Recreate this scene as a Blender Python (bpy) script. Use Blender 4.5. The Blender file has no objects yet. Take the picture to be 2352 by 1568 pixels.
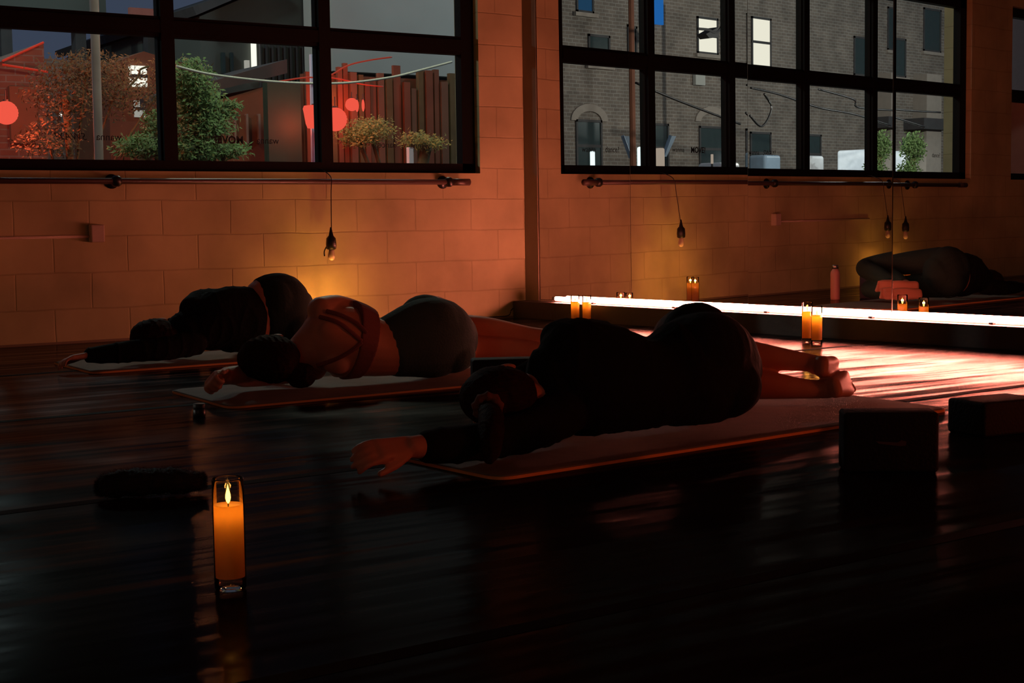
import bpy, bmesh, math, random
from mathutils import Vector, Matrix, Quaternion, noise
random.seed(7)
S = bpy.context.scene
COL = S.collection
PI = math.pi
# ------------------------------------------------------------------ camera
# room axes: X runs along the window wall (corner with the mirrors at X=0), Y points out
# through the window wall (street at Y>0, room at Y<0), Z is up, metres.
CAM = Vector((-5.55, -7.966, .637))
FW = Vector((.56151, .8234, -.08201)); RT = Vector((.82546, -.56429, -.01381)); UP = Vector((.05764, .05994, .99654))
FPX = 3412.9
cd = bpy.data.cameras.new('camera'); cam = bpy.data.objects.new('camera', cd); COL.objects.link(cam)
m = Matrix((RT, UP, -FW)).transposed().to_4x4(); m.translation = CAM
cam.matrix_world = m
cd.sensor_width = 36; cd.lens = FPX / 2352 * 36; cd.clip_start = .05; cd.clip_end = 400
cd.dof.use_dof = False
S.camera = cam
# ------------------------------------------------------------------ view, world, large lights
S.view_settings.view_transform = 'Standard'; S.view_settings.look = 'None'
S.view_settings.exposure = 0; S.view_settings.gamma = 1
S.view_settings.use_curve_mapping = False
S.cycles.caustics_reflective = False; S.cycles.caustics_refractive = False
S.cycles.sample_clamp_indirect = 4
S.cycles.max_bounces = 10; S.cycles.transparent_max_bounces = 16
W = bpy.data.worlds.new('night'); S.world = W; W.use_nodes = True
wb = W.node_tree.nodes['Background']
wb.inputs[0].default_value = (.040, .052, .085, 1); wb.inputs[1].default_value = 1.0
TUBE = (142, 31, 21)          # neon tube radiance
STREET = []

def lamp(name, loc, power, col, r=.1, kind='POINT', rot=None, size=None, spread=None):
    l = bpy.data.lights.new(name, kind); o = bpy.data.objects.new(name, l); COL.objects.link(o)
    l.energy = power; l.color = col; o.location = loc
    if kind in ('POINT', 'SPOT'): l.shadow_soft_size = r
    if kind == 'AREA':
        l.shape = 'RECTANGLE'; l.size, l.size_y = size
    if kind == 'SPOT': l.spot_size = size; l.spot_blend = .6
    if rot is not None: o.rotation_euler = rot
    return o
def aim(o, target):
    o.rotation_euler = (Vector(target) - o.location).to_track_quat('-Z', 'Y').to_euler()

# street lighting outside, with unseen fill lamps added
lamp('street_light', (-18.15, 6.4, 3.9), 980, (1, .95, .86), .1)
lamp('street_light', (-26.2, 6.8, 4.0), 850, (.92, .97, .95), .08)
aim(lamp('truck_fill', (-12, 9.5, 6.2), 7000, (.9, .97, 1), .1, 'SPOT', size=math.radians(13)), (-27.2, 12.6, 1.2))  # unseen spot added to brighten the end of the white truck
lamp('street_light', (1.0, 3.6, 4.6), 190, (.95, 1, .78), .3)
lamp('shed_fill', (.35, 6.9, 3.1), 38, (1, .25, .08), .05)  # unseen red fill lamp added to redden the shed wall
lamp('yard_fill', (-1, 10.2, 6.8), 330, (.75, .95, .95), .3)  # unseen fill lamp added to lift the grey building
lamp('yard_fill', (9, 6.5, 6.5), 420, (.82, .95, 1.0), .3)
# a dim warm lamp of the studio, far behind the photographer
lamp('studio_lamp', (.30, -8.7, .50), 62.0, (1, .145, .05), .15)
lamp('room_fill', (-9.5, -9.6, 2.4), 17.0, (1, .75, .55), .2)  # unseen neutral fill added to raise the ambient light of the room

# ------------------------------------------------------------------ projections used to measure the place
def ray(x, y): return FW + RT * ((x - 1176) / FPX) + UP * ((784 - y) / FPX)
def at(x, y, Y):
    r = ray(x, y); t = (Y - CAM.y) / r.y; return CAM + r * t
def ground(x, y, z=0.):
    r = ray(x, y); return CAM + r * ((z - CAM.z) / r.z)
DM = .0948
MD = Vector((math.sin(DM), -math.cos(DM), 0))       # along the mirror wall, away from the corner
MN = Vector((math.cos(DM), math.sin(DM), 0))        # through the mirror wall, outwards
PB = [.135, .979, 1.903, 2.858, 3.80, 4.75, 5.70, 6.65, 7.60, 8.55]
TILT = [(.0011, .0035), (-.0067, .0043), (-.0048, .0025), (.0088, .0013)] + [(0, 0)] * 8
def pnormal(i):
    a, b = DM - TILT[i][0], TILT[i][1]
    return Vector((math.cos(a) * math.cos(b), math.sin(a) * math.cos(b), math.sin(b)))
def pcentre(i):
    c = [.579, 1.463, 2.401, 3.238][i] if i < 4 else (PB[i] + PB[i + 1]) / 2
    return MD * c + Vector((0, 0, .9))
def seen_in_mirror(x, y, Y):
    """point of the plane Y=const that the mirrors show at a place of the photo"""
    i = 0 if x < 1450 else 1 if x < 1718 else 2 if x < 2048 else 3
    n, c = pnormal(i), pcentre(i); r = ray(x, y)
    t = (c - CAM).dot(n) / r.dot(n); p = CAM + r * t; r2 = r - 2 * r.dot(n) * n
    return p + r2 * ((Y - p.y) / r2.y)

# ------------------------------------------------------------------ object helpers
def tag(o, label=None, cat=None, group=None, kind=None):
    if label: o['label'] = label
    if cat: o['category'] = cat
    if group: o['group'] = group
    if kind: o['kind'] = kind
    return o
def empty(name, loc=(0, 0, 0), label=None, cat=None, group=None, rz=0):
    o = bpy.data.objects.new(name, None); COL.objects.link(o); o.location = loc; o.rotation_euler = (0, 0, rz)
    o.empty_display_size = .05
    return tag(o, label, cat, group)
def link(name, me, mat, parent=None, smooth=False):
    o = bpy.data.objects.new(name, me); COL.objects.link(o)
    if mat is not None:
        for q in (mat if isinstance(mat, (list, tuple)) else [mat]): me.materials.append(q)
    if smooth: me.polygons.foreach_set('use_smooth', [True] * len(me.polygons))
    if parent is not None:
        o.parent = parent
        if parent.type == 'EMPTY': o.matrix_parent_inverse = parent.matrix_basis.inverted()
    return o
def fin(bm, name, mat, parent=None, smooth=False):
    me = bpy.data.meshes.new(name); bmesh.ops.recalc_face_normals(bm, faces=bm.faces); bm.to_mesh(me); bm.free()
    return link(name, me, mat, parent, smooth)
def copy_tree(o, loc, rz=None, label=None):
    c = o.copy(); COL.objects.link(c); d = Vector(loc) - o.location; c.location = loc
    if rz is not None: c.rotation_euler.z = rz
    if label: c['label'] = label
    for ch in list(o.children):
        k = ch.copy(); COL.objects.link(k); k.parent = c
        for g in list(ch.children):
            h = g.copy(); COL.objects.link(h); h.parent = k
    return c
def box(bm, c, s, rot=None, bev=0, seg=2):
    t = bmesh.new(); bmesh.ops.create_cube(t, size=1); bmesh.ops.scale(t, verts=t.verts, vec=s)
    if bev: bmesh.ops.bevel(t, geom=t.edges[:], offset=bev, segments=seg, affect='EDGES', profile=.5)
    if rot is not None: bmesh.ops.rotate(t, verts=t.verts, cent=(0, 0, 0), matrix=rot)
    bmesh.ops.translate(t, verts=t.verts, vec=c)
    mp = {v: bm.verts.new(v.co) for v in t.verts}
    for f in t.faces: bm.faces.new([mp[v] for v in f.verts])
    t.free()
def lbox(bm, a, b): # axis box from min to max
    a, b = Vector(a), Vector(b); box(bm, (a + b) / 2, b - a)
def prism(bm, pts, d):
    """closed polygon pts extruded by vector d"""
    d = Vector(d); n = len(pts)
    A = [bm.verts.new(Vector(p)) for p in pts]; B = [bm.verts.new(Vector(p) + d) for p in pts]
    bm.faces.new(A); bm.faces.new(B[::-1])
    for i in range(n): bm.faces.new((A[i], B[i], B[(i + 1) % n], A[(i + 1) % n]))
def rings(bm, R, close=True):
    V = [[bm.verts.new(p) for p in r] for r in R]; n = len(R[0])
    for a, b in zip(V, V[1:]):
        for i in range(n): bm.faces.new((a[i], a[(i + 1) % n], b[(i + 1) % n], b[i]))
    if close: bm.faces.new(V[0][::-1]); bm.faces.new(V[-1])
def lathe(bm, prof, c=(0, 0, 0), n=32, close=True):
    c = Vector(c)
    rings(bm, [[c + Vector((max(r, 1e-4) * math.cos(2 * PI * i / n), max(r, 1e-4) * math.sin(2 * PI * i / n), z)) for i in range(n)] for r, z in prof], close)
def cr(P, t):  # catmull-rom through list of tuples
    n = len(P) - 1; k = min(int(t * n), n - 1); u = t * n - k
    p0, p1, p2, p3 = P[max(k - 1, 0)], P[k], P[k + 1], P[min(k + 2, n)]
    return [.5 * (2 * b + (c - a) * u + (2 * a - 5 * b + 4 * c - d) * u * u + (3 * b - a - 3 * c + d) * u ** 3) for a, b, c, d in zip(p0, p1, p2, p3)]
def tube(bm, pts, r, n=8, steps=None):
    """round cord through points"""
    pts = [tuple(p) for p in pts]
    k = steps or (len(pts) - 1) * 6
    P = [Vector(cr(pts, i / k)) for i in range(k + 1)] if len(pts) > 2 else [Vector(pts[0]), Vector(pts[1])]
    R = []
    for i, p in enumerate(P):
        t = (P[min(i + 1, len(P) - 1)] - P[max(i - 1, 0)]).normalized()
        a = Vector((0, 0, 1)) if abs(t.z) < .9 else Vector((1, 0, 0)); u = t.cross(a).normalized(); v = t.cross(u)
        R.append([p + (u * math.cos(2 * PI * j / n) + v * math.sin(2 * PI * j / n)) * r for j in range(n)])
    rings(bm, R)

# ------------------------------------------------------------------ materials
def newmat(name):
    m = bpy.data.materials.new(name); m.use_nodes = True
    return m, m.node_tree, m.node_tree.nodes['Principled BSDF']
def N(nt, t, **k):
    n = nt.nodes.new(t)
    for a, b in k.items():
        if a in n.inputs: n.inputs[a].default_value = b
        else: setattr(n, a, b)
    return n
def mat(name, col, rough=.6, metal=0, var=.15, scale=8, bump=0, bscale=40, spec=.5, trans=0):
    m, nt, b = newmat(name)
    tc = N(nt, 'ShaderNodeTexCoord'); nz = N(nt, 'ShaderNodeTexNoise'); nz.inputs['Scale'].default_value = scale
    nt.links.new(tc.outputs['Object'], nz.inputs['Vector'])
    mx = N(nt, 'ShaderNodeMix', data_type='RGBA'); nt.links.new(nz.outputs['Fac'], mx.inputs[0])
    mx.inputs[6].default_value = tuple(c * (1 - var) for c in col) + (1,); mx.inputs[7].default_value = tuple(min(1, c * (1 + var)) for c in col) + (1,)
    nt.links.new(mx.outputs[2], b.inputs['Base Color'])
    b.inputs['Roughness'].default_value = rough; b.inputs['Metallic'].default_value = metal
    b.inputs['Specular IOR Level'].default_value = spec
    if bump:
        n2 = N(nt, 'ShaderNodeTexNoise'); n2.inputs['Scale'].default_value = bscale; n2.inputs['Detail'].default_value = 4
        nt.links.new(tc.outputs['Object'], n2.inputs['Vector'])
        bp = N(nt, 'ShaderNodeBump'); bp.inputs['Strength'].default_value = bump; bp.inputs['Distance'].default_value = .01
        nt.links.new(n2.outputs['Fac'], bp.inputs['Height']); nt.links.new(bp.outputs[0], b.inputs['Normal'])
    return m
def emis(name, col, s=1):
    m, nt, b = newmat(name); nt.nodes.remove(b)
    e = N(nt, 'ShaderNodeEmission'); e.inputs[0].default_value = tuple(col) + (1,); e.inputs[1].default_value = s
    nt.links.new(e.outputs[0], nt.nodes['Material Output'].inputs[0]); return m
def brickmat(name, c1, c2, mortar, bw, rh, ms, axis='XZ', bump=.6, rough=.85, dist=.006, off=.5, msm=.3, var=.25):
    m, nt, b = newmat(name)
    tc = N(nt, 'ShaderNodeTexCoord'); sp = N(nt, 'ShaderNodeSeparateXYZ'); cb = N(nt, 'ShaderNodeCombineXYZ')
    nt.links.new(tc.outputs['Object'], sp.inputs[0])
    nt.links.new(sp.outputs[axis[0]], cb.inputs[0]); nt.links.new(sp.outputs[axis[1]], cb.inputs[1])
    br = N(nt, 'ShaderNodeTexBrick'); br.offset = off; br.inputs['Scale'].default_value = 1
    br.inputs['Brick Width'].default_value = bw; br.inputs['Row Height'].default_value = rh; br.inputs['Mortar Size'].default_value = ms
    br.inputs['Mortar Smooth'].default_value = msm
    br.inputs['Color1'].default_value = tuple(c1) + (1,); br.inputs['Color2'].default_value = tuple(c2) + (1,); br.inputs['Mortar'].default_value = tuple(mortar) + (1,)
    nw = N(nt, 'ShaderNodeTexNoise'); nw.inputs['Scale'].default_value = 3; ad = N(nt, 'ShaderNodeMixRGB', blend_type='ADD'); ad.inputs[0].default_value = .02
    nt.links.new(tc.outputs['Object'], nw.inputs['Vector']); nt.links.new(cb.outputs[0], ad.inputs[1]); nt.links.new(nw.outputs['Color'], ad.inputs[2])
    nt.links.new(ad.outputs[0], br.inputs['Vector'])
    nz = N(nt, 'ShaderNodeTexNoise'); nz.inputs['Scale'].default_value = 2.2; nz.inputs['Detail'].default_value = 6
    nt.links.new(tc.outputs['Object'], nz.inputs['Vector'])
    rp = N(nt, 'ShaderNodeMapRange'); rp.inputs[1].default_value = .3; rp.inputs[2].default_value = .7; rp.inputs[3].default_value = 1 - var; rp.inputs[4].default_value = 1 + var * .5
    nt.links.new(nz.outputs['Fac'], rp.inputs[0])
    mu = N(nt, 'ShaderNodeMixRGB', blend_type='MULTIPLY'); mu.inputs[0].default_value = 1
    nt.links.new(br.outputs['Color'], mu.inputs[1]); nt.links.new(rp.outputs[0], mu.inputs[2]); nt.links.new(mu.outputs[0], b.inputs['Base Color'])
    n3 = N(nt, 'ShaderNodeTexNoise'); n3.inputs['Scale'].default_value = 30; n3.inputs['Detail'].default_value = 5
    nt.links.new(tc.outputs['Object'], n3.inputs['Vector'])
    a2 = N(nt, 'ShaderNodeMath', operation='MULTIPLY_ADD'); a2.inputs[1].default_value = -1.0; nt.links.new(br.outputs['Fac'], a2.inputs[0])
    sc = N(nt, 'ShaderNodeMath', operation='MULTIPLY'); sc.inputs[1].default_value = .35; nt.links.new(n3.outputs['Fac'], sc.inputs[0]); nt.links.new(sc.outputs[0], a2.inputs[2])
    bp = N(nt, 'ShaderNodeBump'); bp.inputs['Strength'].default_value = bump; bp.inputs['Distance'].default_value = dist
    nt.links.new(a2.outputs[0], bp.inputs['Height']); nt.links.new(bp.outputs[0], b.inputs['Normal'])
    b.inputs['Roughness'].default_value = rough
    return m

M = {}
M['block_wall'] = brickmat('painted block', (.60, .54, .30), (.58, .52, .285), (.50, .44, .24), .41, .195, .006, msm=.8, bump=.4, dist=.006, var=.28)
M['paint'] = mat('painted wall', (.58, .47, .40), .8, bump=.15, bscale=25)
M['dark_trim'] = mat('brown trim', (.24, .19, .13), .6)
M['frame'] = mat('black window frame', (.004, .0045, .0045), .6, var=.3, bump=.1, spec=.12)
M['ceil'] = mat('ceiling', (.10, .09, .08), .9)
M['ledge'] = mat('black ledge', (.022, .021, .020), .55, var=.3, bump=.15)
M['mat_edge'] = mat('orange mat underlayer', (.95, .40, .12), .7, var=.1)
M['mat_rubber'] = mat('yoga mat rubber', (.20, .17, .13), .8, var=.2, scale=14, bump=.25, bscale=300)
M['mat_rubber_b'] = mat('yoga mat rubber pale', (.22, .18, .15), .8, var=.2, scale=14, bump=.25, bscale=300)
M['foam'] = mat('black foam', (.012, .012, .012), .75, var=.3, bump=.3, bscale=120, spec=.3)
M['foam_p'] = mat('purple foam', (.03, .022, .035), .8, var=.2, bump=.3, bscale=120)
M['pipe'] = mat('brown painted pipe', (.06, .035, .03), .45, metal=0, var=.2)
M['black'] = mat('black plastic', (.008, .008, .008), .4)
M['skin'] = mat('skin', (.60, .27, .17), .5, var=.12, scale=10, bump=.08, bscale=200, spec=.4)
M['skin_b'] = mat('skin pale', (.68, .33, .21), .5, var=.1, scale=10, bump=.08, bscale=200, spec=.4)
M['shirt'] = mat('black jersey', (.009, .012, .011), .95, var=.3, scale=20, bump=.35, bscale=60, spec=.15)
M['leg_black'] = mat('black leggings', (.010, .015, .014), .9, var=.3, bump=.25, bscale=50, spec=.2)
M['leg_green'] = mat('dark green leggings', (.016, .034, .028), .9, var=.2, bump=.2, bscale=80, spec=.2)
M['shorts'] = mat('teal grey ribbed shorts', (.055, .105, .105), .9, var=.2, bump=.25, bscale=120, spec=.2)
M['bra'] = mat('maroon sports bra', (.24, .08, .07), .8, var=.1, bump=.15, bscale=120)
M['hair'] = None
M['scrunchie'] = mat('rust scrunchie', (.20, .09, .06), .9, var=.3, bump=.5, bscale=60)
M['bottle'] = mat('pink bottle enamel', (.62, .30, .27), .35)
M['steel'] = mat('steel', (.5, .5, .5), .3, metal=1)
M['white_plastic'] = mat('ivory plastic', (.5, .42, .36), .4)
M['wire'] = mat('dark wire', (.015, .014, .013), .6)
M['ink'] = mat('black vinyl lettering', (.006, .006, .006), .6)
def hairmat():
    m, nt, b = newmat('dark brown hair')
    tc = N(nt, 'ShaderNodeTexCoord'); mp = N(nt, 'ShaderNodeMapping'); mp.inputs['Scale'].default_value = (8, 60, 60)
    nz = N(nt, 'ShaderNodeTexNoise'); nz.inputs['Scale'].default_value = 3; nz.inputs['Detail'].default_value = 6
    nt.links.new(tc.outputs['Object'], mp.inputs[0]); nt.links.new(mp.outputs[0], nz.inputs['Vector'])
    mx = N(nt, 'ShaderNodeMix', data_type='RGBA'); mx.inputs[6].default_value = (.008, .004, .003, 1); mx.inputs[7].default_value = (.050, .022, .013, 1)
    nt.links.new(nz.outputs['Fac'], mx.inputs[0]); nt.links.new(mx.outputs[2], b.inputs['Base Color'])
    bp = N(nt, 'ShaderNodeBump'); bp.inputs['Strength'].default_value = .8; bp.inputs['Distance'].default_value = .004; b.inputs['Specular IOR Level'].default_value = .04
    nt.links.new(nz.outputs['Fac'], bp.inputs['Height']); nt.links.new(bp.outputs[0], b.inputs['Normal']); b.inputs['Roughness'].default_value = .7
    return m
M['hair'] = hairmat()
def floormat():
    m, nt, b = newmat('black dance vinyl')
    tc = N(nt, 'ShaderNodeTexCoord')
    def wav(scale, rot, nscale):
        mp = N(nt, 'ShaderNodeMapping'); mp.inputs['Rotation'].default_value = (0, 0, rot); mp.inputs['Scale'].default_value = scale
        n = N(nt, 'ShaderNodeTexNoise'); n.inputs['Scale'].default_value = nscale; n.inputs['Detail'].default_value = 2.5; n.inputs['Roughness'].default_value = .45
        nt.links.new(tc.outputs['Object'], mp.inputs[0]); nt.links.new(mp.outputs[0], n.inputs['Vector']); return n.outputs['Fac']
    a = wav((.35, 3.2, 1), .12, 1.6); c = wav((.8, 1.1, 1), .3, 1.3); d = wav((1, 1, 1), 0, 160)
    s1 = N(nt, 'ShaderNodeMath', operation='MULTIPLY'); s1.inputs[1].default_value = .012; nt.links.new(a, s1.inputs[0])
    s2 = N(nt, 'ShaderNodeMath', operation='MULTIPLY_ADD'); s2.inputs[1].default_value = .012; nt.links.new(c, s2.inputs[0]); nt.links.new(s1.outputs[0], s2.inputs[2])
    s3 = N(nt, 'ShaderNodeMath', operation='MULTIPLY_ADD'); s3.inputs[1].default_value = .00008; nt.links.new(d, s3.inputs[0]); nt.links.new(s2.outputs[0], s3.inputs[2])
    bp = N(nt, 'ShaderNodeBump'); bp.inputs['Strength'].default_value = 1; bp.inputs['Distance'].default_value = 1
    nt.links.new(s3.outputs[0], bp.inputs['Height']); nt.links.new(bp.outputs[0], b.inputs['Normal'])
    sc = wav((1, 1, 1), 0, 3)
    mr = N(nt, 'ShaderNodeMapRange'); mr.inputs[1].default_value = .3; mr.inputs[2].default_value = .7; mr.inputs[3].default_value = .13; mr.inputs[4].default_value = .22
    nt.links.new(sc, mr.inputs[0]); nt.links.new(mr.outputs[0], b.inputs['Roughness'])
    b.inputs['Base Color'].default_value = (.012, .0118, .0115, 1); b.inputs['Specular IOR Level'].default_value = 0
    g = N(nt, 'ShaderNodeBsdfGlossy'); nt.links.new(bp.outputs[0], g.inputs['Normal']); nt.links.new(mr.outputs[0], g.inputs['Roughness'])
    f = N(nt, 'ShaderNodeFresnel'); f.inputs[0].default_value = 1.42; nt.links.new(bp.outputs[0], f.inputs['Normal'])
    pw = N(nt, 'ShaderNodeMath', operation='POWER'); pw.inputs[1].default_value = 2.4; nt.links.new(f.outputs[0], pw.inputs[0])
    k = N(nt, 'ShaderNodeMath', operation='MULTIPLY'); k.inputs[1].default_value = .95; nt.links.new(pw.outputs[0], k.inputs[0])
    mx = N(nt, 'ShaderNodeMixShader'); nt.links.new(k.outputs[0], mx.inputs[0]); nt.links.new(b.outputs[0], mx.inputs[1]); nt.links.new(g.outputs[0], mx.inputs[2])
    nt.links.new(mx.outputs[0], nt.nodes['Material Output'].inputs[0])
    return m
M['floor'] = floormat()
def glassmat(name, tint=(1, 1, 1), ior=1.45, k=1.0):
    m, nt, b = newmat(name); nt.nodes.remove(b)
    t = N(nt, 'ShaderNodeBsdfTransparent'); t.inputs[0].default_value = tuple(tint) + (1,)
    g = N(nt, 'ShaderNodeBsdfGlossy'); g.inputs['Roughness'].default_value = .02
    f = N(nt, 'ShaderNodeFresnel'); f.inputs[0].default_value = ior
    mx = N(nt, 'ShaderNodeMixShader'); nt.links.new(f.outputs[0], mx.inputs[0]); nt.links.new(t.outputs[0], mx.inputs[1]); nt.links.new(g.outputs[0], mx.inputs[2])
    nt.links.new(mx.outputs[0], nt.nodes['Material Output'].inputs[0]); return m
M['pane'] = glassmat('window glass', (.92, .97, .95), 1.3)
M['jar'] = glassmat('candle glass', (.97, .93, .88), 1.35)
M['bulb'] = mat('frosted bulb', (.62, .48, .38), .25)
def mirrormat():
    m, nt, b = newmat('mirror'); nt.nodes.remove(b)
    g = N(nt, 'ShaderNodeBsdfGlossy'); g.inputs['Roughness'].default_value = .0; g.inputs[0].default_value = (.80, .78, .76, 1)
    nt.links.new(g.outputs[0], nt.nodes['Material Output'].inputs[0]); return m
M['mirror'] = mirrormat()
def waxmat():
    m, nt, b = newmat('candle wax'); nt.nodes.remove(b)
    t = N(nt, 'ShaderNodeBsdfTranslucent'); t.inputs[0].default_value = (.85, .42, .10, 1)
    d = N(nt, 'ShaderNodeBsdfDiffuse'); d.inputs[0].default_value = (.7, .5, .32, 1)
    mx = N(nt, 'ShaderNodeMixShader'); mx.inputs[0].default_value = .35
    nt.links.new(t.outputs[0], mx.inputs[1]); nt.links.new(d.outputs[0], mx.inputs[2]); nt.links.new(mx.outputs[0], nt.nodes['Material Output'].inputs[0]); return m
M['wax'] = waxmat()
M['flame'] = emis('flame', (1, .50, .075), 7)
M['tube'] = emis('neon', (1, TUBE[1] / TUBE[0], TUBE[2] / TUBE[0]), TUBE[0])

# ------------------------------------------------------------------ room shell
RH = 3.3; XL = -10.5
def struct(bm, name, mt, smooth=False):
    return tag(fin(bm, name, mt, None, smooth), kind='structure')
MB = MD * 10.6                                     # far end of the mirror wall
poly = [Vector((0, 0, 0)), Vector((XL, 0, 0)), Vector((XL, -10.6, 0)), Vector((MB.x, -10.6, 0))]
bm = bmesh.new(); prism(bm, [p + Vector((0, 0, -.2)) for p in poly], (0, 0, .2)); struct(bm, 'floor', M['floor'])
bm = bmesh.new(); prism(bm, [p + Vector((0, 0, RH)) for p in poly], (0, 0, .2)); struct(bm, 'ceiling', M['ceil'])
WT = .28   # window wall thickness
WX0, WX1, WZ0, WZ1 = -5.70, -.345, .93, 2.56       # opening
W2X0, W2X1 = -9.4, -6.46
bm = bmesh.new()
lbox(bm, (XL, 0, 0), (0.04, WT, WZ0)); lbox(bm, (XL, 0, WZ1), (0.04, WT, RH))
lbox(bm, (WX1, 0, WZ0), (0.04, WT, WZ1)); lbox(bm, (W2X1, 0, WZ0), (WX0, WT, WZ1)); lbox(bm, (XL, 0, WZ0), (W2X0, WT, WZ1))
struct(bm, 'wall_left', M['block_wall'])
bm = bmesh.new(); prism(bm, [MN * .012, MN * .2, MB + MN * .2, MB + MN * .012], (0, 0, RH)); struct(bm, 'wall_right', M['paint'])
bm = bmesh.new(); lbox(bm, (XL - .15, -10.6, 0), (XL, 0, RH)); struct(bm, 'wall_back', M['paint'])
bm = bmesh.new(); lbox(bm, (XL, -10.75, 0), (MB.x, -10.6, RH)); struct(bm, 'wall_near', M['paint'])
# trim board between the window wall and the first mirror
bm = bmesh.new(); a = MD * .004 - MN * .0; prism(bm, [MD * .003 + MN * .012, MD * .130 + MN * .012, MD * .130 - MN * .006, MD * .003 - MN * .006], (0, 0, RH))
struct(bm, 'trim_1', M['dark_trim'])
# low black ledge under the mirrors
bm = bmesh.new(); e = 8.6
prism(bm, [MD * .0 - MN * .115 + Vector((0, 0, 0)), MD * e - MN * .115, MD * e + MN * .01, MD * .0 + MN * .01], (0, 0, .108))
bmesh.ops.bevel(bm, geom=bm.edges[:], offset=.004, segments=2, affect='EDGES')
struct(bm, 'trim_2', M['ledge'])
# ------------------------------------------------------------------ windows
def window(name, x0, x1, mull, rails=(1.733,)):
    root = empty(name, ((x0 + x1) / 2, .09, WZ0)); tag(root, kind='structure')
    y0, y1 = .055, .125
    bm = bmesh.new()
    lbox(bm, (x0, y0, WZ0), (x1, y1, WZ0 + .062)); lbox(bm, (x0, y0, WZ1 - .085), (x1, y1, WZ1))
    lbox(bm, (x0, y0, WZ0), (x0 + .11, y1, WZ1)); lbox(bm, (x1 - .095, y0, WZ0), (x1, y1, WZ1))
    fin(bm, 'frame', M['frame'], root)
    for x in mull:
        bm = bmesh.new(); lbox(bm, (x - .038, y0 - .012, WZ0 + .06), (x + .038, y1, WZ1 - .08)); lbox(bm, (x - .050, y0 + .012, WZ0 + .06), (x + .050, y1 - .012, WZ1 - .08)); fin(bm, 'mullion', M['frame'], root)
    for z in rails:
        bm = bmesh.new(); lbox(bm, (x0 + .1, y0 + .002, z - .056), (x1 - .09, y1 - .002, z + .056)); lbox(bm, (x0 + .1, y0 - .010, z - .035), (x1 - .09, y1, z + .035)); fin(bm, 'rail', M['frame'], root)
    xs = [x0 + .1] + sorted(mull) + [x1 - .09]; panes = []
    zs = [WZ0 + .05] + list(rails) + [WZ1 - .08]
    for a, b in zip(xs, xs[1:]):
        for c, d in zip(zs, zs[1:]):
            bm = bmesh.new(); v = [bm.verts.new(p) for p in ((a, .09, c), (b, .09, c), (b, .09, d), (a, .09, d))]; bm.faces.new(v)
            panes.append(fin(bm, 'pane', M['pane'], root))
    bm = bmesh.new(); lbox(bm, (x0 - .02, .125, WZ0 - .04), (x1 + .02, WT + .05, WZ0 + .005)); fin(bm, 'outer_sill', M['frame'], root)
    return root, panes
win, PANES = window('window_1', WX0, WX1, [-1.405, -2.385, -3.395, -4.45])
window('window_2', W2X0, W2X1, [-7.6, -8.5])

def text_mesh(s, size, bold=0.0, shear=0.0):
    c = bpy.data.curves.new('lettering', 'FONT'); c.body = s; c.size = size; c.offset = bold; c.shear = shear
    c.align_x = 'CENTER'; c.extrude = .0004; c.resolution_u = 3
    o = bpy.data.objects.new('lettering', c); COL.objects.link(o); bpy.context.view_layer.update()
    me = bpy.data.meshes.new_from_object(o.evaluated_get(bpy.context.evaluated_depsgraph_get())); bpy.data.objects.remove(o); bpy.data.curves.remove(c)
    return me
def lettering(s, loc, size, bold, shear, parent):
    me = text_mesh(s, size, bold, shear)
    # reads correctly from the street: right is -X, up is +Z
    R = Matrix(((-1, 0, 0), (0, 0, 1), (0, 1, 0))).to_4x4(); me.transform(R); me.transform(Matrix.Translation(loc))
    return link('lettering', me, M['ink'], parent)
for s, px, py, size, bold, sh in (('wanna', 965, 341, .056, 0, 0), ('dance?', 887, 339, .056, 0, 0), ('wanna', 615, 330, .056, 0, 0),
                                  ('MOVE?', 526, 329, .060, .0018, 0), ('wanna', 250, 322, .056, 0, 0), ('SWAY?', 165, 321, .056, 0, .4)):
    lettering(s, at(px, py, .0935), size, bold, sh, win)
for s, px, py in (('wanna', 1790, 360), ('wanna', 2122, 361)):
    pass
p = seen_in_mirror(2106, 361, .0935); lettering('wanna', p, .054, 0, 0, win)
p = seen_in_mirror(2150, 361, .0935); lettering('dance?', p, .054, 0, 0, win)
# ------------------------------------------------------------------ mirrors
place = ['nearest to the corner', 'second from the corner', 'third from the corner', 'rightmost in view, fourth from the corner',
         'fifth from the corner', 'sixth from the corner', 'seventh', 'eighth', 'ninth']
for i in range(4 + 2):
    a, b = PB[i] + .003, PB[i + 1] - .003
    n = pnormal(i); c = pcentre(i); up = (Vector((0, 0, 1)) - n * n.z).normalized(); sd = up.cross(n).normalized()
    if sd.dot(MD) < 0: sd = -sd
    c0 = MD * ((a + b) / 2) + Vector((0, 0, .9)); c0 = c0 - n * ((c0 - c).dot(n))
    hw = (b - a) / 2; zb, zt = -.785, 1.75
    P = [c0 - sd * hw + up * zb, c0 + sd * hw + up * zb, c0 + sd * hw + up * zt, c0 - sd * hw + up * zt]
    bm = bmesh.new(); prism(bm, P, n * .005)
    tag(fin(bm, 'mirror_panel', M['mirror']), 'tall wall mirror panel on the black ledge, ' + place[i], 'mirror', 'mirror panels along the right wall')

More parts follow.
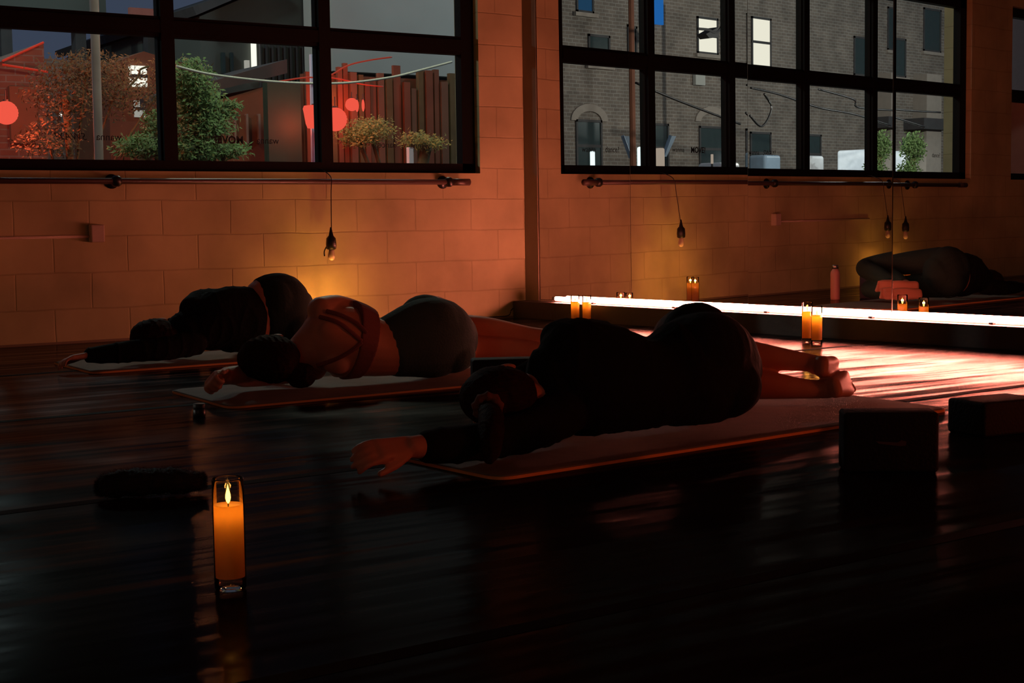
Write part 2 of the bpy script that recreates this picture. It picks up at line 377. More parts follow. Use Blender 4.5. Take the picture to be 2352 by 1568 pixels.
# ------------------------------------------------------------------ neon tube on the ledge
t0, t1 = .345, 4.5
A = MD * t0 - MN * .045 + Vector((0, 0, .131)); B = MD * t1 - MN * .045 + Vector((0, 0, .131))
root = empty('neon_tube', A, 'long glowing pinkish white neon tube lying on the black ledge below the mirrors', 'light')
bm = bmesh.new(); tube(bm, [A, B], .0135, 10); fin(bm, 'glowing_tube', M['tube'], root, True)
for q, d in ((A, -1), (B, 1)):
    bm = bmesh.new(); tube(bm, [q, q + MD * .025 * d], .0135, 12); fin(bm, 'end_cap', M['white_plastic'], root)
for k in range(6):
    q = A + (B - A) * ((k + .5) / 6)
    bm = bmesh.new(); lbox(bm, (-.01, -.012, -.0215), (.01, .012, -.012)); bmesh.ops.translate(bm, verts=bm.verts, vec=q); fin(bm, 'clip', M['black'], root)

# ------------------------------------------------------------------ candles
def candle(loc, label, group, power=1.0, h=.196, r=.0275, wax=.150, rz=0, glow=.45):
    root = empty('candle', loc, label, 'candle', group)
    x, y, z = loc
    b = .022
    bm = bmesh.new(); lathe(bm, [(r * .55, .002), (r * .9, 0), (r, .004), (r, .016), (r * .97, .020), (r * .9, b)], loc, 32); fin(bm, 'base', M['jar'], root, True)
    bm = bmesh.new(); lathe(bm, [(r, .004), (r, h - .003), (r * .99, h), (r * .96, h), (r * .955, h - .004)], loc, 40, close=False); fin(bm, 'glass_jar', M['jar'], root, True)
    rw = r * .93
    bm = bmesh.new(); prof = [(rw * .99, b), (rw, b + .004), (rw, wax - .003), (rw * .97, wax), (rw * .80, wax - .001), (rw * .35, wax - .006), (.001, wax - .007)]
    lathe(bm, prof, loc, 40, close=False); fin(bm, 'wax', M['wax'], root, True)
    bm = bmesh.new(); tube(bm, [(x, y, z + wax - .008), (x, y, z + wax + .004)], .0011, 6); fin(bm, 'wick', M['wire'], root)
    bm = bmesh.new(); fh = .034
    lathe(bm, [(.0008, 0), (.0032, .004), (.0047, .010), (.0042, .016), (.0024, .023), (.0009, .030), (.0001, fh)], (x, y, z + wax + .001), 16); fin(bm, 'flame', M['flame'], root, True)
    lamp('candle_glow', (x, y, z + wax - .013), .13 * power, (1, .43, .06), .006)       # led inside the hollow wax
    lamp('candle_flame_light', (x, y, z + wax + .02), glow * power, (1, .40, .07), .006)
    return root
def V(s, q, z=0.): return Vector((s, -q, z))
candle(V(-4.522, 5.575), 'tall lit candle in a clear glass jar standing alone on the foreground floor', None, .30, glow=.35)
candle(ground(1854, 786), 'left candle of the lit pair on the floor before the ledge, right of the feet', 'pillar candles along the ledge', 1.0, h=.205, wax=.155)
candle(ground(1876, 790), 'right candle of the lit pair on the floor before the ledge, right of the feet', 'pillar candles along the ledge', 1.0, h=.19, wax=.142)
candle(V(-.125, .70), 'left candle of the lit pair before the ledge near the room corner', 'pillar candles along the ledge', .7, h=.170, wax=.13)
candle(V(-.105, .79), 'right candle of the lit pair before the ledge near the room corner', 'pillar candles along the ledge', .7, h=.170, wax=.13)
candle(V(-1.515, .20), 'left candle of the pair by the window wall, seen in the mirror', 'candles by the window wall', 1.8, glow=2.7)
candle(V(-1.485, .265), 'right candle of the pair by the window wall, seen in the mirror', 'candles by the window wall', 1.8, glow=2.7)
candle(V(-4.30, .20), 'single candle by the window wall whose orange glow shows only in the mirror', 'candles by the window wall', 1.0, glow=3.0)

# ------------------------------------------------------------------ barre under the window
root = empty('ballet_barre', (-3, -.08, .872), 'brown round ballet barre mounted on the wall under the window', 'rail')
bm = bmesh.new(); tube(bm, [(-5.45, -.08, .872), (-.50, -.08, .872)], .0165, 14); fin(bm, 'bar', M['pipe'], root, True)
bm = bmesh.new(); tube(bm, [(-.62, -.08, .872), (-.48, -.08, .872)], .0215, 14); fin(bm, 'end_sleeve', M['pipe'], root, True)
bm = bmesh.new(); tube(bm, [(-5.47, -.08, .872), (-5.35, -.08, .872)], .0215, 14); fin(bm, 'end_sleeve', M['pipe'], root, True)
for x in (-.63, -2.75, -4.6):
    bm = bmesh.new()
    tube(bm, [(x, 0, .872), (x, -.008, .872)], .040, 18); tube(bm, [(x, -.005, .872), (x, -.085, .872)], .014, 12)
    lathe(bm, [(.012, -.03), (.026, -.02), (.03, 0), (.026, .02), (.012, .03)], (x, -.08, .872), 14)
    fin(bm, 'bracket', M['black'], root, True)
# ------------------------------------------------------------------ hanging bulbs and small wall things
def hanging_bulb(s, label, ztip=.455, q=.14):
    top = Vector((s + .035, -.095, .93)); x, y = s, -q
    root = empty('hanging_bulb', (x, y, ztip), label, 'light bulb', 'unlit bulbs hanging below the window')
    bm = bmesh.new(); tube(bm, [(s + .03, .05, .95), (s + .03, -.02, .935), (s + .03, -.103, .892), (s + .02, -.115, .80), (x + .004, y, ztip + .13)], .0028, 6); fin(bm, 'cord', M['wire'], root, True)
    bm = bmesh.new(); lathe(bm, [(.004, .150), (.009, .125), (.015, .100), (.028, .085), (.031, .05), (.029, .024), (.020, .018)], (x, y, ztip), 20); fin(bm, 'socket', M['black'], root, True)
    bm = bmesh.new(); lathe(bm, [(.013, .026), (.016, .010), (.020, -.010), (.021, -.022), (.018, -.036), (.010, -.044), (.001, -.046)], (x, y, ztip), 20); fin(bm, 'bulb', M['bulb'], root, True)
    bm = bmesh.new(); tube(bm, [(x - .022, y, ztip + .05), (x - .03, y + .03, ztip + .01), (x - .03, y + .03, ztip - .02)], .004, 6); fin(bm, 'clip', M['black'], root)
    return root
hanging_bulb(-1.49, 'unlit bulb on a black cord hanging before the wall above the orange glow')
p = seen_in_mirror(2080, 525, -.14); hanging_bulb(p.x, 'unlit bulb on a black cord seen only in the rightmost mirror')
# conduit with junction box on the wall
a = at(0, 541, -.02); b = at(214, 543, -.02)
root = empty('wall_conduit', b, 'thin painted conduit with a small junction box on the block wall at left', 'pipe')
bm = bmesh.new(); tube(bm, [Vector((a.x - .9, -.012, b.z)), Vector((b.x, -.012, b.z))], .008, 8); fin(bm, 'pipe', M['paint'], root, True)
bm = bmesh.new(); c = at(222, 536, -.025); box(bm, (c.x, -.025, c.z), (.075, .05, .095), bev=.006); fin(bm, 'box', M['paint'], root)
# thin cable at the foot of the wall by the corner
bm = bmesh.new(); tube(bm, [V(-.62, .01, .012), V(-.3, .012, .012), V(-.16, .02, .016), V(-.13, .015, .05), V(-.08, .01, .075), V(-.03, .012, .08)], .0035, 6)
tag(fin(bm, 'cable', M['wire'], None, True), 'thin dark cable curling up at the foot of the wall near the corner', 'cable')
# dark caulk line where floor meets wall
bm = bmesh.new(); lbox(bm, (XL, -.012, 0), (-.0, .001, .012)); struct(bm, 'baseboard_left', M['dark_trim'])

# ------------------------------------------------------------------ mats
def rounded(c, r, corners, n=8):
    """corners: 4 xy points, rounded by r"""
    out = []
    for i in range(4):
        p0, p1, p2 = (Vector(corners[(i + k - 1) % 4]) for k in range(3))
        d0 = (p0 - p1).normalized(); d1 = (p2 - p1).normalized()
        a = p1 + d0 * r; b = p1 + d1 * r
        for k in range(n + 1):
            t = k / n; out.append((a * (1 - t) ** 2 + p1 * 2 * t * (1 - t) + b * t * t))
    return out
def yoga_mat(corners, label, mt, lift=0.0, th=.009):
    P = rounded(None, .06, [Vector((s, -q)) for s, q in corners]); c = sum(P, Vector((0, 0))) / len(P)
    root = empty('yoga_mat', (c.x, c.y, 0), label, 'yoga mat', 'yoga mats laid side by side')
    # subdivided top so that the mat can undulate slightly
    def wob(x, y, e=0):
        n = noise.noise(Vector((x * 3.1, y * 3.1, lift * 9))); return .0025 + .0022 * n
    bm = bmesh.new()
    ins = [c + (p - c) * .985 for p in P]; rim = [Vector((p.x, p.y)) for p in P]
    T = [[Vector((p.x, p.y, 0.0005)) for p in rim], [Vector((p.x, p.y, th * .7 + wob(p.x, p.y))) for p in rim], [Vector((p.x, p.y, th + wob(p.x, p.y))) for p in ins]]
    for k in (.85, .6, .3): T.append([Vector((*(c + (p - c) * k), th + wob(*(c + (p - c) * k)))) for p in P])
    rings(bm, T[1:]); fin(bm, 'mat', mt, root, True)
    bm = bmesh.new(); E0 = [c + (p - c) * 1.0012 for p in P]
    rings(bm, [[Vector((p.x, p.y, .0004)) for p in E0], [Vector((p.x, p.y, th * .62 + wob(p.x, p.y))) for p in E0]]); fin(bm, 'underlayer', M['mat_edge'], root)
    return root
yoga_mat([(-3.56, 4.985), (-1.70, 4.83), (-1.66, 4.20), (-3.60, 4.36)], 'tan yoga mat under the nearest lying person, bright orange near edge', M['mat_rubber'])
yoga_mat([(-3.50, 3.235), (-1.66, 3.19), (-1.66, 2.57), (-3.47, 2.60)], 'yoga mat under the middle person in a sports bra', M['mat_rubber'], .3)
yoga_mat([(-3.47, 1.72), (-1.62, 1.70), (-1.62, 1.10), (-3.45, 1.10)], 'yoga mat under the farthest person by the window wall', M['mat_rubber_b'], .6)

# ------------------------------------------------------------------ yoga blocks
def block(loc, size, rz, label, mt=None, logo=False, group='foam yoga blocks'):
    root = empty('yoga_block', loc, label, 'yoga block', group)
    bm = bmesh.new(); box(bm, (0, 0, 0), size, bev=.010, seg=4)
    R = Matrix.Rotation(rz, 4, 'Z'); bmesh.ops.transform(bm, matrix=Matrix.Translation(Vector(loc) + Vector((0, 0, size[2] / 2))) @ R, verts=bm.verts)
    fin(bm, 'foam_body', mt or M['foam'], root, True)
    if logo:
        bm = bmesh.new(); y = -size[1] / 2 - .0006
        prism(bm, [Vector((-.038, y, .004)), Vector((.015, y, .001)), Vector((.024, y, .007)), Vector((.036, y, .003)), Vector((.035, y, -.006)), Vector((.020, y, -.008)), Vector((-.030, y, -.002))], (0, -.001, 0))
        bmesh.ops.transform(bm, matrix=Matrix.Translation(Vector(loc) + Vector((0, 0, size[2] / 2))) @ R, verts=bm.verts)
        fin(bm, 'faint_logo', mat('faded print', (.10, .05, .045), .8), root)
    return root
# front face towards the camera
g1 = ground(1938, 1086); g2 = ground(2157, 1086); d = g2 - g1; ang = math.atan2(d.y, d.x); c = (g1 + g2) / 2 + Vector((-d.y, d.x, 0)).normalized() * .05
block(tuple(c), (d.length, .10, .150), ang, 'black foam yoga block with a faint logo, standing beyond the near mat corner', logo=True)
g1 = ground(2222, 1003); ang2 = math.radians(-8)
block((g1.x + .142, g1.y + .015, 0), (.23, .15, .10), ang2, 'dark foam yoga block cut by the right edge of the photo')
g1 = ground(1087, 925); g2 = ground(1230, 921); d = g2 - g1; ang = math.atan2(d.y, d.x); c = (g1 + g2) / 2 + Vector((-d.y, d.x, 0)).normalized() * .05
block(tuple(c), (d.length, .10, .150), ang, 'black foam yoga block on the floor behind the head of the nearest person')
p = seen_in_mirror(2046, 690, -1.0)
block((-2.74, -.94, 0), (.10, .15, .17), .1, 'small upright purple grey foam block beside the farthest person, seen in the mirror', M['foam_p'])

# ------------------------------------------------------------------ bodies
def loft(bm, P, n=20, k=None, cap=True):
    """P: (s,q,z, rz, rh) stations; ring normal to the path, rz = radius upwards, rh = radius sideways"""
    P = [tuple(p) if len(p) == 5 else tuple(p) + (p[3],) for p in P]
    k = k or (len(P) - 1) * 6
    Q = [cr(P, i / k) for i in range(k + 1)]
    C = [V(q[0], q[1], q[2]) for q in Q]; R = []
    for i, c in enumerate(C):
        t = (C[min(i + 1, k)] - C[max(i - 1, 0)]).normalized()
        up = Vector((0, 0, 1)) if abs(t.z) < .93 else Vector((0, 1, 0))
        w = (up - t * up.dot(t)).normalized(); v = t.cross(w)
        R.append([c + w * (math.cos(2 * PI * j / n) * max(Q[i][3], .002)) + v * (math.sin(2 * PI * j / n) * max(Q[i][4], .002)) for j in range(n)])
    if cap:
        def dome(i, s):
            c = C[i]; t = (C[i] - C[i - s]).normalized(); rr = min(Q[i][3], Q[i][4]); o = []
            for a in (.35, .7, 1.05, 1.35):
                o.append([c + t * (math.sin(a) * rr * .8) + (p - c) * math.cos(a) for p in R[i]])
            return o
        R = dome(0, -1)[::-1] + R + dome(k, 1)
    rings(bm, R)
def ell(bm, c, r, rot=None, n=20):
    m = Matrix.Translation(V(*c)) @ (rot.to_4x4() if rot else Matrix.Identity(4)) @ Matrix.Diagonal((r[0], r[1], r[2], 1))
    bmesh.ops.create_uvsphere(bm, u_segments=n, v_segments=n // 2 + 2, radius=1, matrix=m)
def knit(bm, name, mt, parent, voxel=.006, smooth=6, wrinkle=0, wscale=9, seed=0):
    """union of the overlapping lofts into one continuous skin"""
    me = bpy.data.meshes.new(name); bm.to_mesh(me); bm.free()
    o = bpy.data.objects.new(name, me); COL.objects.link(o)
    r = o.modifiers.new('r', 'REMESH'); r.mode = 'VOXEL'; r.voxel_size = voxel
    s = o.modifiers.new('s', 'SMOOTH'); s.factor = .6; s.iterations = smooth
    bpy.context.view_layer.update()
    out = bpy.data.meshes.new_from_object(o.evaluated_get(bpy.context.evaluated_depsgraph_get()))
    bpy.data.objects.remove(o); bpy.data.meshes.remove(me)
    if wrinkle:
        for v in out.vertices:
            p = v.co * wscale + Vector((seed, 0, 0))
            n = noise.noise(Vector((p.x * 2.2, p.y, p.z * .8))) ; n = (1 - abs(n) * 2) ** 3 - .3
            v.co += v.normal * n * wrinkle
    out.name = name; out.materials.clear()
    return link(name, out, mt, parent, True)
def limb(a, b, ra, rb, mid=None):
    a = list(a); b = list(b); m_ = [(x + y) / 2 for x, y in zip(a, b)]
    rm = mid if mid else (ra + rb) / 2
    return [tuple(a) + (ra, ra), tuple(m_) + (rm, rm), tuple(b) + (rb, rb)]
def hand(bm, w, d, nrm, curl=.6, spread=.10, side=1, sc=1.0):
    """w wrist (s,q,z), d direction of the palm, nrm back-of-hand normal (room vectors), fingers curl away from nrm"""
    w = V(*w); d = Vector(d).normalized(); n = Vector(nrm); n = (n - d * n.dot(d)).normalized(); sd = d.cross(n) * side
    def q(p): return (p.x, -p.y, p.z)
    def chain(p, dirs, lens, rad):
        P = [q(p) + (rad * 1.1, rad * 1.1)]
        for dd, l, i in zip(dirs, lens, range(9)):
            p = p + dd * l; rr = rad * (1 - .08 * i); P.append(q(p) + (rr, rr))
        loft(bm, P, 10, len(P) * 3)
    for o in (-.026, -.009, .009, .026):
        chain(w + sd * o * .55 * sc, [(d + sd * o * 3).normalized()] * 2, [.045 * sc, .042 * sc], .0145 * sc)
    lens = {-.027: (.030, .020, .017), -.009: (.037, .024, .019), .009: (.040, .026, .020), .027: (.036, .023, .018)}
    for o, l in lens.items():
        dirs = []; a = curl * .35
        for k in range(3):
            dd = d * math.cos(a) - n * math.sin(a) + sd * (o * spread * 25); dirs.append(dd.normalized()); a += curl
        chain(w + d * .082 * sc + sd * o * sc, dirs, [x * sc for x in l], .0088 * sc)
    # thumb from the side of the palm near its base
    td = (d * .88 + sd * .42 - n * .25).normalized()
    chain(w + d * .022 * sc + sd * .026 * sc, [td, (td + d * .5).normalized(), (td * .6 + d * .8 - n * .2).normalized()], [.034 * sc, .030 * sc, .024 * sc], .0105 * sc)
def foot(bm, ank, d, sole, sc=1.0, flip=1):
    """ankle (s,q,z); d heel to toe; sole = direction the sole faces"""
    a = V(*ank); d = Vector(d).normalized(); n = Vector(sole); n = (n - d * n.dot(d)).normalized(); sd = d.cross(n) * flip
    def q(p, r): return (p.x, -p.y, p.z, r, r)
    heel = a + n * .028 - d * .030
    for o in (-.012, .0, .014):
        P = [q(heel + sd * o * .8, .026 * sc), q(a + n * .030 + d * .03 + sd * o * 1.2, .024), q(a + n * .030 + d * .085 + sd * o * 1.9, .021), q(a + n * .026 + d * .135 + sd * o * 2.1, .017)]
        loft(bm, P, 12)
    loft(bm, [q(a, .030), q(a + d * .05 + n * .008, .026), q(a + d * .11 + n * .018, .018)], 12)
    for k, o in enumerate((-.031, -.015, .0, .014, .028)):
        r = (.0075, .008, .0085, .009, .0125)[k]; l = (.030, .036, .040, .044, .046)[k]
        P = [q(a + n * .024 + d * .130 + sd * o, r * 1.1), q(a + n * .020 + d * (.130 + l * .5) + sd * o * 1.05, r * .85), q(a + n * .027 + d * (.130 + l) + sd * o * 1.05, r)]
        loft(bm, P, 10)
def head(bm, c, yaw=0, up=0):
    """lying on its side: crown towards -s, face away from the camera (smaller q)"""
    s, q, z = c
    ell(bm, (s - .01, q + .01, z), (.112, .100, .076)); ell(bm, (s + .055, q - .03, z), (.062, .060, .058))      # skull, jaw
    ell(bm, (s + .005, q - .090, z), (.030, .022, .030)); ell(bm, (s + .018, q - .108, z), (.014, .016, .012))    # brow, nose
    ell(bm, (s + .050, q - .092, z), (.012, .010, .024)); ell(bm, (s + .085, q - .075, z), (.020, .020, .022))    # lips, chin
    for e in (-1, 1):
        ell(bm, (s + .025, q + .005, z + e * .078), (.030, .016, .010), None, 14)                              # ears
        ell(bm, (s + .000, q - .085, z + e * .030), (.010, .009, .013), None, 12)                              # eyelids
def hair_cap(bm, c, r=(.122, .100, .088)):
    s, q, z = c; ell(bm, (s - .018, q + .025, z), r, None, 28)

# ---- nearest person: black shirt, black knee leggings, hair in a low tail
def person_near():
    root = empty('person', V(-2.8, 4.65, 0), 'nearest person, lying on one side in a black long-sleeved top with bare calves', 'person', 'people lying on yoga mats')
    T = [(-3.19, 4.61, .145, .050, .052), (-3.135, 4.62, .160, .095, .075), (-3.075, 4.63, .172, .150, .098), (-2.98, 4.65, .162, .148, .110), (-2.89, 4.66, .145, .126, .106),
         (-2.80, 4.66, .140, .118, .108), (-2.70, 4.66, .158, .146, .122), (-2.61, 4.66, .168, .158, .130), (-2.53, 4.64, .162, .146, .118), (-2.48, 4.62, .150, .115, .100)]
    legR = [(-2.58, 4.60, .262, .088, .10), (-2.47, 4.40, .235, .075, .08), (-2.35, 4.24, .195, .060, .062), (-2.27, 4.23, .180, .056, .058), (-2.15, 4.33, .155, .056, .057), (-2.02, 4.42, .138, .036, .038), (-1.945, 4.47, .124, .029, .034)]
    legL = [(-2.58, 4.60, .105, .092, .10), (-2.46, 4.42, .090, .075, .08), (-2.34, 4.28, .075, .060, .062), (-2.26, 4.28, .068, .055, .058), (-2.14, 4.38, .064, .052, .056), (-2.01, 4.47, .046, .034, .038), (-1.935, 4.52, .042, .030, .036)]
    armL = [(-3.12, 4.66, .085, .060, .058), (-3.28, 4.73, .055, .046, .046), (-3.44, 4.78, .050, .040, .040), (-3.57, 4.80, .050, .037, .037), (-3.65, 4.80, .053, .033, .034), (-3.70, 4.80, .056, .028, .032)]
    armR = [(-3.08, 4.60, .268, .056, .060), (-2.97, 4.56, .270, .046, .050), (-2.86, 4.50, .250, .040, .042), (-2.93, 4.36, .19, .036, .036), (-3.05, 4.26, .10, .028, .028)]
    bm = bmesh.new(); loft(bm, T); loft(bm, legR); loft(bm, legL); loft(bm, armL); loft(bm, armR)
    head(bm, (-3.300, 4.60, .135)); loft(bm, [(-3.25, 4.61, .135, .048), (-3.19, 4.615, .140, .052), (-3.13, 4.62, .155, .07)], 16)
    hand(bm, (-3.70, 4.80, .058), (-1, -.02, -.02), (0, -.72, .70), curl=.46, spread=.07, side=-1, sc=1.02)
    hand(bm, (-3.05, 4.26, .10), (-.6, .2, -.55), (0, 1, .4), curl=.5, side=-1, sc=.95)
    foot(bm, (-1.945, 4.47, .116), (.86, .46, -.16), (.5, -.8, -.05), flip=1); foot(bm, (-1.935, 4.52, .044), (.84, .44, .0), (.45, -.75, .30), flip=1)
    knit(bm, 'body', M['skin'], root, .0052, 4)
    I = lambda L, a, k=1: [(p[0], p[1], p[2], p[3] * k + a, p[4] * k + a) for p in L]
    bm = bmesh.new(); loft(bm, I(T[1:7], .013)); loft(bm, I(armL, .011)[:5]); loft(bm, I(armR, .012)[:5])
    loft(bm, [(-3.085, 4.61, .262, .068, .075), (-3.02, 4.60, .268, .066, .070), (-2.955, 4.58, .262, .060, .062), (-2.925, 4.57, .258, .062, .064)])
    loft(bm, [(-2.90, 4.60, .232, .05, .06), (-2.85, 4.60, .238, .052, .07), (-2.79, 4.62, .210, .05, .08)])
    knit(bm, 'shirt', M['shirt'], root, .006, 3, wrinkle=.005, wscale=6)
    bm = bmesh.new(); loft(bm, I(T[6:], .011)); loft(bm, I(legR[:3], .012)); loft(bm, I(legL[:3], .012))
    ell(bm, (-2.62, 4.69, .222), (.140, .12, .117)); ell(bm, (-2.55, 4.69, .118), (.105, .115, .100))
    knit(bm, 'leggings', M['leg_black'], root, .006, 5, wrinkle=.002, wscale=5)
    bm = bmesh.new(); hair_cap(bm, (-3.300, 4.60, .137), (.112, .096, .084)); loft(bm, [(-3.36, 4.665, .135, .055), (-3.42, 4.72, .125, .026)], 14)
    loft(bm, [(-3.425, 4.735, .120, .026, .026), (-3.46, 4.80, .105, .034, .034), (-3.50, 4.86, .070, .032, .032), (-3.52, 4.885, .030, .022, .024), (-3.53, 4.90, .016, .010, .012)], 14)
    h = knit(bm, 'hair', M['hair'], root, .005, 4, wrinkle=.003, wscale=22)
    bm = bmesh.new()
    R = Matrix.Translation(V(-3.42, 4.725, .125)) @ Vector((.45, .75, .2)).to_track_quat('Z', 'Y').to_matrix().to_4x4()
    k = 28; RR = []
    for i in range(k + 1):
        a = 2 * PI * i / k; rr = .012 + .003 * math.sin(a * 9)
        RR.append([R @ Vector(((.030 + rr * math.cos(b)) * math.cos(a), (.030 + rr * math.cos(b)) * math.sin(a), rr * math.sin(b) * 1.3)) for b in [2 * PI * j / 10 for j in range(10)]])
    rings(bm, RR, False); s = link('scrunchie', bpy.data.meshes.new('scrunchie'), M['scrunchie'], h, False); bm.to_mesh(s.data); bm.free(); s.data.polygons.foreach_set('use_smooth', [True] * len(s.data.polygons))
    return root
# ---- middle person: sports bra, teal grey shorts
def person_middle():
    root = empty('person', V(-2.7, 2.95, 0), 'middle person, lying on one side in a strappy sports bra and grey shorts', 'person', 'people lying on yoga mats')
    T = [(-3.09, 2.90, .125, .050, .052), (-3.03, 2.92, .145, .090, .080), (-2.965, 2.94, .165, .132, .105), (-2.88, 2.95, .158, .136, .112), (-2.77, 2.96, .132, .112, .102),
         (-2.68, 2.97, .138, .122, .110), (-2.58, 2.98, .155, .148, .128), (-2.49, 2.98, .155, .148, .126), (-2.42, 2.95, .140, .115, .105)]
    legR = [(-2.50, 2.93, .225, .096, .105), (-2.385, 2.78, .205, .080, .085), (-2.27, 2.62, .175, .064, .066), (-2.18, 2.58, .160, .058, .060), (-2.06, 2.65, .145, .057, .058), (-1.90, 2.75, .118, .038, .042), (-1.80, 2.82, .110, .030, .036)]
    legL = [(-2.49, 2.95, .100, .094, .10), (-2.37, 2.86, .088, .078, .082), (-2.24, 2.72, .074, .062, .064), (-2.15, 2.68, .068, .056, .058), (-2.02, 2.74, .062, .053, .056), (-1.88, 2.83, .050, .038, .040), (-1.80, 2.88, .044, .031, .035)]
    armL = [(-3.00, 2.90, .070, .052, .052), (-3.15, 2.86, .048, .042, .042), (-3.27, 2.86, .045, .038, .038), (-3.32, 2.90, .058, .037, .037), (-3.385, 2.95, .066, .032, .032)]
    armR = [(-2.995, 2.94, .280, .056, .056), (-2.90, 2.91, .290, .047, .048), (-2.79, 2.87, .252, .038, .040), (-2.86, 2.74, .19, .034, .034), (-2.98, 2.66, .11, .026, .027)]
    I = lambda L, a: [(p[0], p[1], p[2], p[3] + a, p[4] + a) for p in L]
    bm = bmesh.new(); loft(bm, T); loft(bm, legR); loft(bm, legL); loft(bm, armL); loft(bm, armR)
    head(bm, (-3.200, 2.93, .118)); loft(bm, [(-3.14, 2.92, .120, .048), (-3.09, 2.92, .125, .052), (-3.04, 2.93, .14, .07)], 16)
    hand(bm, (-3.385, 2.95, .066), (-.80, -.55, -.02), (-.5, .5, .7), curl=1.6, spread=.02, side=-1, sc=1.12)
    hand(bm, (-2.98, 2.66, .11), (-.6, .2, -.55), (0, 1, .4), curl=.5, side=-1, sc=.9)
    foot(bm, (-1.80, 2.82, .11), (.82, .56, 0), (.5, -.8, 0)); foot(bm, (-1.80, 2.88, .046), (.80, .52, .02), (.45, -.75, .35))
    # shoulder blade and spine relief
    ell(bm, (-2.97, 3.00, .205), (.070, .045, .060)); ell(bm, (-2.96, 3.005, .095), (.065, .040, .050))
    knit(bm, 'body', M['skin_b'], root, .0052, 5)
    # bra band and straps: rings around the chest
    def band(st, a=.006, w=.0): return [(p[0], p[1], p[2], p[3] + a, p[4] + a) for p in st]
    bm = bmesh.new()
    loft(bm, [(-2.885, 2.95, .168, .154, .118), (-2.85, 2.952, .160, .148, .116), (-2.81, 2.955, .149, .136, .113)], 32, 8, cap=False)
    ell(bm, (-2.955, 2.86, .175), (.075, .050, .13))
    b = knit(bm, 'sports_bra', M['bra'], root, .005, 2)
    def strap(P, w=.009):
        bm = bmesh.new(); loft(bm, [p + (w, .004) for p in P], 10)
        o = knit(bm, 'strap', M['bra'], b, .0025, 1)
    strap([(-3.03, 3.00, .265), (-2.98, 3.045, .245), (-2.93, 3.060, .205), (-2.89, 3.066, .170)])
    strap([(-3.00, 3.00, .285), (-2.955, 3.035, .268), (-2.90, 3.055, .235), (-2.87, 3.066, .200)])
    strap([(-3.05, 3.01, .085), (-2.99, 3.040, .105), (-2.93, 3.058, .135), (-2.89, 3.066, .165)])
    bm = bmesh.new(); loft(bm, I(T[4:], .007)[1:]); loft(bm, [(p[0] - .03,) + tuple(p[1:]) for p in I(legR[:2], .006)]); loft(bm, [(p[0] - .03,) + tuple(p[1:]) for p in I(legL[:2], .004)])
    ell(bm, (-2.53, 3.00, .190), (.130, .115, .122)); ell(bm, (-2.455, 3.00, .088), (.092, .11, .074))
    loft(bm, [(-2.735, 2.96, .135, .112, .105), (-2.70, 2.965, .137, .122, .110), (-2.62, 2.97, .15, .145, .120)])
    knit(bm, 'shorts', M['shorts'], root, .006, 5)
    bm = bmesh.new(); hair_cap(bm, (-3.200, 2.93, .120), (.118, .100, .086)); ell(bm, (-3.23, 3.03, .095), (.085, .055, .062), None, 20); ell(bm, (-3.13, 3.04, .055), (.06, .045, .045), None, 20)
    knit(bm, 'hair', M['hair'], root, .005, 4, wrinkle=.004, wscale=20)
    return root
